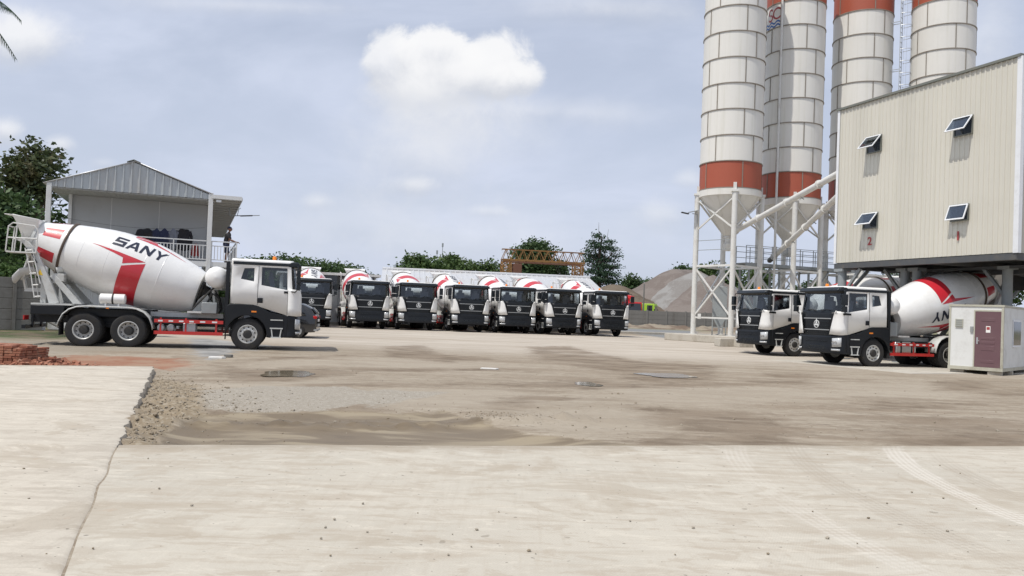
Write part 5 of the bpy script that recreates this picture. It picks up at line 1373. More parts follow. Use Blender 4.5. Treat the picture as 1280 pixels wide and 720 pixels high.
def make_silo_site():
    # concrete footing under the front silo, with loose blocks beside it
    x, y = SIL[0]; fa = math.atan2(-y, -x)
    for i, (x, y) in enumerate(SIL):
        f = MB(); f.bb((-2.75, -2.7, 0), (2.65, 2.55, .42)); o = f.build('footing', 'footing', None, bevel=.03); o.location = (x, y, gz(x, y)); o.rotation_euler = (0, 0, math.atan2(-y, -x) + R(-36))
        tag(o, ['stained concrete footing under the front silo', 'concrete footing under the emblem silo', 'concrete footing under the ladder silo', 'concrete footing under the silo behind the plant'][i], 'footing', 'silo footings')
    for px, py, d, lb in ((906, 432, (1.0, .55, .42), 'pale concrete block lying before the silo footing'), (929, 433, (.9, .6, .55), 'pale concrete block nearest the truck bumper')):
        p = gnd(px, py, .2); m = MB(); m.box((0, 0, d[2] / 2), d); m.box((.1, 0, d[2] + .09), (d[0] * .6, d[1] * .7, .18)) if px > 910 else None
        o = m.build('concrete_block', 'footing', None, bevel=.02); o.location = (p.x, p.y, gz(p.x, p.y)); o.rotation_euler = (0, 0, R(20)); tag(o, lb, 'block', 'loose concrete blocks')
    # control cabinet among the legs
    p = at(899, 400, 51.0); b = thing('control_cabinet', 'grey control cabinet on a stand between the front silo legs', 'cabinet', (p.x, 51.0, .62), R(-14))
    m = MB(); m.bb((-.45, -.25, 1.15), (.45, .25, 3.1)); m.build('housing', 'steel_grey', b, bevel=.02)
    m = MB(); m.prism([(-.45, 1.15), (.45, 1.15), (.12, .55), (-.12, .55)], lambda x, z, d: (x, d, z), -.2, .2); m.build('chute_cone', 'steel_grey', b)
    m = MB()
    for sx in (-1, 1):
        for sy in (-1, 1): m.bar((sx * .42, sy * .22, 0), (sx * .42, sy * .22, 1.2), .07)
    m.bar((-.42, -.22, .5), (.42, -.22, .5), .05); m.build('stand', 'steel_grey', b)
    # screw conveyors
    e1 = BL0 + BB * 2.3 + BA * .06; e2 = BL0 + BB * 3.4 + BA * .06
    def conv(name, sx, sy, sz, end, lb):
        a = Vector((sx, sy, sz)); bvec = Vector(end); c = thing('screw_conveyor', lb, 'conveyor', (0, 0, 0), 0, 'screw conveyors')
        d = (bvec - a).normalized(); m = MB(); m.cyl(a, bvec, .165, n=18)
        q = a
        L_ = (bvec - a).length
        for f in (.02, .25, .5, .75, .97): m.cyl(a + d * (L_ * f - .04), a + d * (L_ * f + .04), .23, n=18)
        m.build('tube', 'steel_white', c)
        m = MB(); m.cyl(a - d * .75, a - d * .02, .17, n=14); m.cyl(a - d * .85, a - d * .7, .14, n=14); m.build('motor', 'hub_dark', c)
        m = MB(); m.cyl(a + d * .35, a + d * .35 + Vector((0, 0, .62)), .17, n=14); m.build('inlet', 'steel_white', c)
        for f in (.33, .62):
            p_ = a + d * L_ * f; m = MB(); m.tube([p_ - Vector((.1, 0, .3)), p_ - Vector((0, 0, .2)), p_ + Vector((.12, 0, -.28))], .03, 6); m.build('hanger', 'steel_grey', c)
    g0 = gz(*SIL[0])
    tz1 = (EYE + ray(1047, 217) * 41).z; 
    def through(px, py, Y): return at(px, py, Y)
    s1 = at(917, 290, 50.4); t1 = at(1047, 217.5, 39.7); f1 = s1 + (t1 - s1) * 1.14
    s2 = at(966, 322, 53.2); t2 = at(1047, 246, 41.5); f2 = s2 + (t2 - s2) * 1.12
    conv('a', s1.x, s1.y, s1.z, f1, 'upper pale screw conveyor tube rising from the front silo to the plant')
    conv('b', s2.x, s2.y, s2.z, f2, 'lower pale screw conveyor tube rising from the emblem silo to the plant')
    # raised walkway
    a = at(926, 335, 51.8); b_ = at(1070, 346, 55.5); a.z = 5.35; b_.z = 5.35
    w = thing('walkway', 'raised grey steel walkway with railings running between the silos', 'walkway')
    d = (b_ - a).normalized(); n = Vector((-d.y, d.x, 0)); L = (b_ - a).length; Zv = Vector((0, 0, 1))
    m = MB(); m.add([a + n * s * .5 + Zv * z for s, z in ((-1, 0), (1, 0), (1, -.06), (-1, -.06))] + [b_ + n * s * .5 + Zv * z for s, z in ((-1, 0), (1, 0), (1, -.06), (-1, -.06))], [(0, 1, 2, 3), (4, 5, 6, 7), (0, 1, 5, 4), (1, 2, 6, 5), (2, 3, 7, 6), (3, 0, 4, 7)])
    for s in (-1, 1): m.bar(a + n * .5 * s - Zv * .12, b_ + n * .5 * s - Zv * .12, .1, .18)
    m.build('deck', 'steel_grey', w)
    for s in (-1, 1):
        m = MB()
        for z in (.38, .75, 1.1): m.bar(a + n * .5 * s + Zv * z, b_ + n * .5 * s + Zv * z, .035)
        k = 0
        while k <= L: m.bar(a + d * k + n * .5 * s, a + d * k + n * .5 * s + Zv * 1.1, .04); k += 1.1
        m.build('railing', 'steel_grey', w)
    for f in (.03, .28, .53, .78, .97):
        for s in (-1, 1):
            p = a + d * L * f + n * .45 * s; m = MB(); m.bar((p.x, p.y, gz(p.x, p.y)), p - Zv * .2, .12); m.build('post', 'steel_grey', w)
        m = MB(); p = a + d * L * f; q = a + d * min(L, L * f + 1.8)
        m.bar(p + n * -.45 - Zv * 2.2, q + n * -.45 - Zv * .2, .07); m.build('brace', 'steel_grey', w)
    # lamp on the front silo's leg
    p = at(872, 268, 50.6); l = thing('flood_lamp', 'small lamp and solar panel on an arm beside the front silo leg', 'lamp', p, R(12))
    m = MB(); m.tube([(.0, 0, -.6), (-.02, 0, .0), (-.35, 0, .03)], .025, 6); m.build('arm', 'steel_grey', l)
    m = MB(); m.box((-.28, 0, .17), (.62, .35, .05), Matrix.Rotation(R(-14), 3, 'Y')); m.build('solar_panel', 'galvanised', l)
    m = MB(); m.box((-.85, 0, .03), (.5, .16, .07), Matrix.Rotation(R(8), 3, 'Y')); m.build('lamp_head', 'hub_dark', l, bevel=.01)
make_silo_site()

# ------------------------------------------------------------------ site cabin
def make_cabin():
    c0 = gnd(1252.5, 470); x = R(0)
    cA = gnd(1190, 465.5); ax = (c0 - cA); ax.z = 0; W = ax.length; ax.normalize(); ang = math.atan2(ax.y, ax.x)   # local x along the door face, local y away from the viewer
    W = 1.72; H = 2.42; D = 4.6; z0 = .16
    o = c0 - ax * W
    b = thing('site_cabin', 'small white site cabin with a purple panelled door, set on blocks', 'cabin', (o.x, o.y, 0), ang)
    m = MB(); m.bb((0, 0, z0), (W, D, H)); bo = m.build('body', 'cabin_white', b, bevel=.01)
    m = MB(); m.bb((-.03, -.03, H), (W + .03, D, H + .07)); m.bb((-.02, -.025, z0 - .02), (W + .02, D, z0 + .10)); m.build('rim', 'cabin_base', bo)
    m = MB()
    for xx in (-.012, W - .05):
        m = MB(); m.bb((xx, -.02, z0 + .1), (xx + .062, -.002, H)); m.build('corner_post', 'cabin_base', bo)
    m = MB(); m.bb((W + .002, -.012, z0 + .1), (W + .016, .06, H)); m.build('corner_post', 'cabin_base', bo)
    m = MB(); m.bb((.80, -.03, z0 + .1), (.84, -.004, H - .12)); m.bb((1.66, -.03, z0 + .1), (1.70, -.004, H - .12)); m.bb((.84, -.03, H - .17), (1.66, -.004, H - .12)); m.build('door_frame', 'cabin_base', bo)
    m = MB(); m.bb((.845, -.026, z0 + .105), (1.655, -.006, H - .175)); do = m.build('door', 'door_purple', b)
    m = MB()
    for za, zb in ((.42, .52), (.86, 1.02), (1.10, 1.18), (1.25, 1.33), (1.90, 2.02)):
        m = MB(); m.bb((1.04, -.034, za), (1.47, -.0265, zb)); m.build('door_panel', 'door_purple', do, bevel=.004)
    m = MB(); m.cyl((.92, -.026, 1.2), (.92, -.08, 1.2), .018, n=10); m.bar((.92, -.075, 1.2), (1.0, -.075, 1.2), .022); m.bb((.895, -.032, 1.08), (.945, -.0265, 1.32)); m.build('handle', 'chrome', do)
    m = MB(); m.bb((1.19, -.030, 1.50), (1.33, -.0265, 1.73)); n_ = m.build('notice', 'paper', do)
    m = MB(); m.bb((1.21, -.0335, 1.60), (1.31, -.0305, 1.70)); m.build('notice_print', 'digit_red', do)
    m = MB(); m.bb((.20, -.04, 1.66), (.45, -.003, 1.96)); mo = m.build('vent', 'cabin_base', b)
    m = MB()
    for k in range(4): m.bb((.22, -.052, 1.69 + .07 * k), (.43, -.041, 1.72 + .07 * k))
    m.build('slat', 'steel_grey', mo)
    m = MB(); m.bb((.69, -.05, 1.50), (.785, -.003, 1.70)); m.build('switch_box', 'steel_grey', b, bevel=.005)
    m = MB(); m.bb((W + .002, 1.35, 1.0), (W + .03, 2.6, 2.0)); wo = m.build('window', 'trim_white', b)
    m = MB(); m.bb((W + .031, 1.42, 1.07), (W + .036, 2.53, 1.93)); m.build('pane', 'window_dark', wo)
    for xx, yy in ((.25, .3), (1.45, .25), (.25, D - .4), (1.5, D - .4), (1.55, 1.3)):
        m = MB(); m.box((0, 0, .07), (.45, .4, .14)); q = m.build('support_block', 'footing', None, bevel=.015)
        p = o + ax * xx + Vector((-ax.y, ax.x, 0)) * yy; q.location = (p.x, p.y, -.01); q.rotation_euler = (0, 0, ang + xx * .1)
        tag(q, 'flat concrete block propping the white site cabin off the ground', 'block', 'blocks under the cabin')
    p = gnd(1165, 463.5); struct_b = MB(); struct_b.bb((-3, -.6, 0), (7, 6, .05)); q = struct_b.build('concrete_strip', 'footing', None, bevel=.01); q.location = (o.x + .1, o.y - .1, -.03); q.rotation_euler = (0, 0, ang + R(70)); struct(q)
make_cabin()

# ------------------------------------------------------------------ buildings behind the back row
def make_shed():
    p0 = at(478, 338, 64.0); p1 = at(737, 351, 66.5)
    x = Vector((p1.x - p0.x, p1.y - p0.y, 0)); L = x.length; ang = math.atan2(x.y, x.x)
    b = thing('storage_shed', 'long low shed with a ribbed grey metal roof behind the back row', 'shed', (p0.x, p0.y, .2), ang)
    RZ = 4.45; EZ = 3.05; D = 5.5
    m = MB()
    ln = math.hypot(D, RZ - EZ)
    corr(m, L, 0, 1, lambda q, d, z: (q, -D + D * z, EZ + (RZ - EZ) * z + d), .42, .05, flat=.72)
    corr(m, L, 0, 1, lambda q, d, z: (q, D - D * z, EZ + (RZ - EZ) * z + d), .42, .05, flat=.72); r = m.build('roof', 'roof_sheet', b, ang=20)
    m = MB(); m.cyl((0, 0, RZ + .03), (L, 0, RZ + .03), .14, n=10); m.build('ridge_cap', 'roof_sheet', r)
    m = MB(); m.bb((-.0, -D + .1, EZ - .22), (L, -D + .2, EZ - .04)); m.build('gutter', 'steel_white', r)
    m = MB(); m.bb((.2, -D + 2.2, 0), (L - .2, -D + 2.3, EZ + .5)); m.bb((.2, -D + 2.3, 0), (.3, D - .3, EZ)); m.bb((L - .3, -D + 2.3, 0), (L - .2, D - .3, EZ)); m.build('wall', 'panel_grey', b)
    k = .3
    while k < L:
        m = MB(); m.box((k, -D + .25, EZ / 2), (.14, .14, EZ)); m.build('post', 'steel_white', b); k += 3.1
    k = 1.2
    while k < L - 2:
        m = MB(); m.bb((k, -D + 2.16, 1.2), (k + 1.3, -D + 2.196, 2.5)); w = m.build('window', 'trim_dark', b); m = MB(); m.bb((k + .08, -D + 2.15, 1.28), (k + 1.22, -D + 2.158, 2.42)); m.build('pane', 'window_dark', w); k += 3.1
    # annex with dark window band
    q0 = at(352, 346, 57.0); q1 = at(470, 349, 59.0); x = Vector((q1.x - q0.x, q1.y - q0.y, 0)); L = x.length; ang = math.atan2(x.y, x.x)
    a = thing('annex', 'low flat roofed annex with a dark window band above pale panels', 'building', (q0.x, q0.y, .2), ang)
    H = 3.75
    m = MB(); m.bb((0, 0, 0), (L, .12, 2.55)); m.bb((0, .12, 0), (.12, 6, H - .2)); m.bb((L - .12, .12, 0), (L, 6, H - .2)); m.bb((.12, 5.9, 0), (L - .12, 6, H - .2)); m.bb((0, .05, 2.55), (.15, .12, H - .2)); m.build('wall', 'panel_pale', a)
    m = MB(); m.bb((-.3, -.5, H - .18), (L + .3, 6.3, H)); m.build('roof', 'steel_white', a)
    m = MB(); m.bb((.15, .06, 2.56), (L - .15, .10, H - .19)); w = m.build('window', 'window_dark', a)
    m = MB(); k = .15
    while k < L: m.bb((k - .03, .02, 2.56), (k + .03, .055, H - .19)); k += .95
    m.build('frame', 'trim_dark', w)
    m = MB(); k = 1.9
    while k < L: m.bb((k - .02, -.03, .1), (k + .02, -.002, 2.54)); k += 2.1
    m.build('panel_joint', 'steel_grey', a)
    m = MB(); m.bb((-.2, -.7, -.02), (L + 26, .0, .18)); o = m.build('kerb', 'footing', None, bevel=.02); o.location = a.location; o.rotation_euler = a.rotation_euler; struct(o)
make_shed()

# ------------------------------------------------------------------ boundary wall, heaps, trucks behind it
def make_boundary():
    Y = 104.0
    p0 = at(735, 409, Y); p1 = at(1100, 418, Y + 4); x = Vector((p1.x - p0.x, p1.y - p0.y, 0)); L = x.length; ang = math.atan2(x.y, x.x)
    b = thing('boundary_wall', 'weathered grey concrete panel wall before the sand heaps', 'wall', (p0.x, p0.y, .2), ang)
    H = 2.25; k = 0; n = 0
    m = MB(); pm = MB(); k = 0
    while k < L:
        for j in range(4): m.bb((k + .08, 0, j * H / 4 + .015), (min(L, k + 2.52), .09, (j + 1) * H / 4 - .015))
        k += 2.6
    m.bb((0, .03, 0), (L, .06, H - .02)); m.build('panel', 'wall_concrete', b)
    k = 0
    while k < L:
        q = MB(); q.box((k, .045, H / 2 + .05), (.2, .24, H + .1)); q.build('post', 'wall_concrete', b, bevel=.02); k += 2.6
    # low earth berm along its foot
    mb = MB(); rows = []
    for j in range(15):
        v = j / 14; row = []
        for i in range(150):
            u = i / 149; px = 700 + u * 420; base = at(px, 409, Y + 4 * u)
            wv = mnoise.fractal(Vector((u * 26, v * 2.5, 1)), 1, 2, 4)
            h = max(0, .45 + .4 * wv) * math.sin(PI * v) ** .8
            row.append((base.x, base.y - .6 - 8.0 * (1 - v), .17 + h))
        rows.append(row)
    mb.grid(rows)
    t = NT('berm_earth'); v = t.obj(); c = t.mix(t.rng(t.noise(v, .5, 5), .4, .62), (.27, .23, .175), (.15, .11, .08)); MAT['berm_earth'] = t.principled(c, .95, 0, t.bump(t.noise(v, 5, 4), .6, .1), .2)
    struct(mb.build('earth_bank', 'berm_earth', ang=60))
    # aggregate heaps
    def heapmat(name, a, b_, c_):
        t = NT(name); v = t.obj(); n1 = t.noise(v, .28, 4, .6, .5); n2 = t.noise(v, 3.5, 5, .7)
        c = t.mix(t.rng(n1, .42, .56), a, b_); c = t.mix(t.rng(n2, .52, .7, 0, .6), c, c_)
        MAT[name] = t.principled(c, .95, 0, t.bump(n2, .6, .12), .2)
    heapmat('heap_tan', (.19, .165, .148), (.16, .135, .12), (.235, .21, .19)); heapmat('heap_grey', (.255, .25, .24), (.20, .188, .175), (.31, .30, .285)); heapmat('heap_brown', (.15, .12, .09), (.12, .095, .07), (.19, .155, .12))
    def heap(name, mt, segs, slope, lab, ext, cell=.7):
        xs0 = min(min(s[0][0], s[1][0]) - s[0][2] / slope for s in segs) - 2; xs1 = max(max(s[0][0], s[1][0]) + s[0][2] / slope for s in segs) + 2
        ys0 = min(min(s[0][1], s[1][1]) - s[0][2] / slope for s in segs) - 2; ys1 = max(max(s[0][1], s[1][1]) + s[0][2] / slope for s in segs) + 2
        def hh(x, y):
            best = -1
            for a, b2 in segs:
                A = Vector((a[0], a[1])); B = Vector((b2[0], b2[1])); P = Vector((x, y)); d = B - A; tt = max(0, min(1, (P - A).dot(d) / max(d.length_squared, 1e-6)))
                D = (P - A - d * tt).length; D *= 1 + .12 * mnoise.noise(Vector((x * .16, y * .16, 2)))
                hp = a[2] + (b2[2] - a[2]) * tt
                v = hp - slope * (math.sqrt(D * D + .9) - .95) + .30 * mnoise.fractal(Vector((x * .5, y * .5, 5)), 1, 2, 4) * min(1, D / 2 + .2)
                best = max(best, v)
            return best
        nx = int((xs1 - xs0) / cell); ny = int((ys1 - ys0) / cell)
        mb = MB(); mb.grid([[(xs0 + i * cell, ys0 + j * cell, max(-.3, hh(xs0 + i * cell, ys0 + j * cell)) + .1) for i in range(nx)] for j in range(ny)])
        o = mb.build(name, mt, ang=60); tag(o, lab, 'sand heap', 'aggregate heaps')
    def pk(px, py, Y): p = at(px, py, Y); return (p.x, p.y, p.z)
    heap('sand_heap', 'heap_tan', [(pk(843, 337, 136), pk(868, 338, 142))], .62, 'tall tan sand heap behind the wall, highest at its back', 0)
    heap('gravel_heap', 'heap_grey', [(pk(866, 341, 131), pk(873, 341, 131))], .66, 'light grey gravel streaked heap spilling down the middle of the heaps', 0)
    heap('sand_heap', 'heap_tan', [(pk(893, 344, 127.5), pk(908, 356, 127))], .64, 'tan sand heap seen through the front silo legs', 0)
    heap('soil_heap', 'heap_brown', [(pk(766, 356, 128), pk(772, 356.5, 128))], .50, 'small dark brown soil heap behind the end truck', 0)
    # posts and trucks beyond the wall
    for px, top, Yp in ((804, 355, 108),):
        a = at(px, 392, Yp); t_ = at(px + 1.3, top, Yp); m = MB(); m.cyl((a.x, a.y, .2), (t_.x, t_.y, t_.z), .11, .09, n=10); tag(m.build('concrete_post', 'wall_concrete'), 'lone thin concrete post standing before the tan heap', 'post')
    def lorry(name, px, py, Y, mt, yaw, lab, H, crane):
        p = at(px, py, Y); b = thing(name, lab, 'truck', (p.x, p.y, .2), yaw)
        m = MB(); m.prism([(0, .7), (.06, 1.9), (-.12, H), (-1.9, H), (-2.0, H - .1), (-2.0, .9), (-1.5, .7)], lambda x, z, d: (x, d, z), -1.15, 1.15); co = m.build('cab', mt, b, bevel=.06)
        m = MB(); m.add([(.068, -1.0, 1.95), (.068, 1.0, 1.95), (-.095, .95, H - .2), (-.095, -.95, H - .2)], [(0, 1, 2, 3)]); m.build('windscreen', 'window_dark', co)
        for s in (1, -1):
            m = MB(); m.bb((-.35, s * 1.151, 1.9), (-1.1, s * 1.162, H - .22)); m.build('door_window', 'window_dark', co)
            m = MB(); m.box((-.05, s * 1.35, 2.3), (.1, .16, .5)); m.build('mirror', 'hub_dark', co)
        m = MB(); m.bb((.02, -1.1, .45), (.12, 1.1, .95)); m.build('bumper', 'hub_dark', b)
        m = MB(); m.bb((-.2, -.45, .65), (-7.5, .45, .95)); m.build('chassis', 'hub_dark', b)
        m = MB(); m.bb((-2.4, -1.2, 1.0), (-7.6, 1.2, 1.15)); m.bb((-2.4, -1.2, 1.15), (-7.6, -1.12, 1.9)); m.bb((-2.4, 1.12, 1.15), (-7.6, 1.2, 1.9)); m.bb((-2.4, -1.12, 1.15), (-2.5, 1.12, 2.1)); m.build('load_bed', mt, b)
        for x in (-.9, -5.3, -6.6):
            for s in (1, -1): m = MB(); m.cyl((x, s * .8, .5), (x, s * 1.12, .5), .5, n=20); m.build('wheel', 'rubber', b)
        if crane:
            m = MB(); m.bar((-2.2, 0, 1.1), (-2.2, 0, 4.3), .5); m.bar((-2.2, 0, 4.2), (-1.0, .2, 4.0), .4); m.bar((-1.0, .2, 4.1), (-1.15, .2, 2.4), .3); m.build('loader_crane', mt, b)
    mat('red_bright', (.62, .02, .025), .4, 0, .15)
    lorry('crane_lorry', 793, 400, 110, 'red_bright', R(-70), 'bright red lorry with folded crane half hidden behind the last truck', 3.4, True)
    lorry('lime_lorry', 820, 400, 111, 'lime_paint', R(-20), 'lime green lorry cab showing over the grey boundary wall', 3.25, False)
make_boundary()

# ------------------------------------------------------------------ gantry crane
def make_gantry():
    Y = 122.0
    a = at(627, 330, Y); b = at(729, 336, Y + 2.5); x = Vector((b.x - a.x, b.y - a.y, 0)); L = x.length; ang = math.atan2(x.y, x.x)
    g = thing('gantry_crane', 'rusty yellow lattice gantry crane rising behind the shed roof', 'crane', (a.x, a.y, .2), ang)
    Zb = at(627, 326, Y).z; Zt = at(632, 313, Y).z
    m = MB(); w = .75
    for y in (-w, w): m.bar((0, y, Zb), (L, y, Zb), .16, .24); m.bar((0, y * .6, Zt), (L, y * .6, Zt), .11)
    n = 10
    for i in range(n):
        x0, x1 = L * i / n, L * (i + 1) / n
        for y in (-w, w):
            m.bar((x0, y, Zb), ((x0 + x1) / 2, y * .6, Zt), .08); m.bar(((x0 + x1) / 2, y * .6, Zt), (x1, y, Zb), .08)
        m.bar((x0, -w, Zb), (x0, w, Zb), .1); m.bar(((x0 + x1) / 2, -w * .6, Zt), ((x0 + x1) / 2, w * .6, Zt), .1)
    m.build('girder', 'crane_yellow', g)
    m = MB(); 
    for y in (-w, w): m.bar((0, y, Zb - .30), (L, y, Zb - .30), .18)
    m.build('rail', 'crane_rust', g)
    for c in (.7, L - .9):
        m = MB(); hw = .65
        for dx in (-hw, hw):
            for y in (-w, w): m.bar((c + dx, y * 1.2, 0), (c + dx, y, Zb - .3), .18)
        z = .4
        while z < Zb - .6:
            for y in (-w, w): m.bar((c - hw, y * 1.1, z), (c + hw, y * 1.1, z + .8), .10); m.bar((c + hw, y * 1.1, z), (c - hw, y * 1.1, z + .8), .10); m.bar((c - hw, y * 1.1, z), (c + hw, y * 1.1, z), .1)
            for dx in (-hw, hw): m.bar((c + dx, -w * 1.1, z), (c + dx, w * 1.1, z + .8), .09)
            z += .8
        m.build('leg', 'crane_yellow', g)
    m = MB(); m.bb((1.7, -.9, Zb - 2.1), (3.0, .9, Zb - .55)); m.build('hoist_cabin', 'crane_rust', g, bevel=.05)
    m = MB()
    for k in (0, .35): m.bar((L - 4.6 + k, 0, Zb - .4), (L - 1.6 + k, 0, 2.5), .07)
    m.build('stay_rope', 'hub_dark', g)
make_gantry()

# ------------------------------------------------------------------ trees
def leaf_cloud(mb, rnd, blobs, n, size, seed, shell=.55):
    """blobs: (x,y,z,rx,ry,rz); leaves gathered in clumps"""
    vol = [b[3] * b[4] * b[5] for b in blobs]; tot = sum(vol)
    for b, vv in zip(blobs, vol):
        nb = max(12, int(1.7 * n * vv / tot)); ncl = max(4, nb // 16)
        for c in range(ncl):
            while True:
                d = Vector((rnd.gauss(0, 1), rnd.gauss(0, 1), rnd.gauss(0, 1)))
                if d.length > .1: break
            d.normalize(); rr = rnd.uniform(shell, 1.05) if rnd.random() < .8 else rnd.uniform(.2, shell)
            rr *= 1 + .28 * mnoise.noise(d * 1.9 + Vector((seed, c * 0, 0)))
            cc = Vector((b[0] + d.x * b[3] * rr, b[1] + d.y * b[4] * rr, b[2] + d.z * b[5] * rr)); cs = size * rnd.uniform(1.5, 2.7)
            for k in range(max(4, nb // ncl)):
                p = cc + Vector((rnd.gauss(0, .55), rnd.gauss(0, .55), rnd.gauss(0, .32))) * cs
                u = Vector((rnd.gauss(0, 1), rnd.gauss(0, 1), rnd.gauss(0, .55))).normalized(); w = u.cross(Vector((rnd.gauss(0, 1), rnd.gauss(0, 1), rnd.gauss(0, 1)))).normalized()
                s = size * rnd.uniform(.6, 1.25)
                mb.add([p - u * s * .5, p + w * s * .28, p + u * s * .55, p - w * s * .28], [(0, 1, 2, 3)])
def tree(name, base, blobs, trunk, leaf, n, size, lab, group, seed, limbs=True):
    """blobs relative to base; trunk: (height, radius)"""
    rnd = random.Random(seed); o = thing(name, lab, 'tree', base, 0, group)
    m = MB(); h, r = trunk
    path = [Vector((0, 0, -.2)), Vector((rnd.uniform(-.02, .02) * h, 0, h * .35)), Vector((rnd.uniform(-.04, .04) * h, rnd.uniform(-.03, .03) * h, h * .7)), Vector((rnd.uniform(-.03, .03) * h, 0, h))]
    m.tube(path, [r * 1.25, r, r * .75, r * .35], 10)
    if limbs:
        for b in blobs:
            f = rnd.uniform(.42, .85); st = path[0].lerp(path[3], f); st = path[1].lerp(path[2], (f - .35) / .35) if f < .7 else path[2].lerp(path[3], (f - .7) / .3)
            e = Vector(b[:3]); mid = st.lerp(e, .5) + Vector((0, 0, -.06 * h)); m.tube([st, mid, e, e + (e - mid) * .5], [r * .45, r * .3, r * .16, r * .05], 6)
            for k in range(3):
                q = mid.lerp(e, rnd.uniform(.2, 1)); m.tube([q, q + Vector((rnd.gauss(0, 1) * b[3] * .6, rnd.gauss(0, 1) * b[4] * .6, rnd.uniform(.1, .7) * b[5]))], [r * .14, r * .03], 5)
    m.build('trunk', 'bark', o, ang=60)
    m = MB(); leaf_cloud(m, rnd, blobs, n, size, seed); m.build('crown', leaf, o, ang=0, fix=False)
    return o
def pxtree(name, px, Y, blobs_px, trunk_px_top, leaf, n, size, lab, group, seed, rad=.3, zb=.2):
    """blobs_px: (px, py, rx_px, ry_px) seen from the photograph's spot, turned into metres at distance Y"""
    b = at(px, 400, Y); base = Vector((b.x, Y, zb)); bl = []; rnd = random.Random(seed + 99)
    for x, y, rx, ry in blobs_px:
        p = at(x, y, Y); bl.append((p.x - base.x, rnd.uniform(-.5, .5) * rx * Y / 1000, p.z - zb, rx * Y / 1000, rx * Y / 1000 * .9, ry * Y / 1000))
    tp = at(px, trunk_px_top, Y)
    return tree(name, base, bl, (tp.z - zb, rad), leaf, n, size, lab, group, seed)

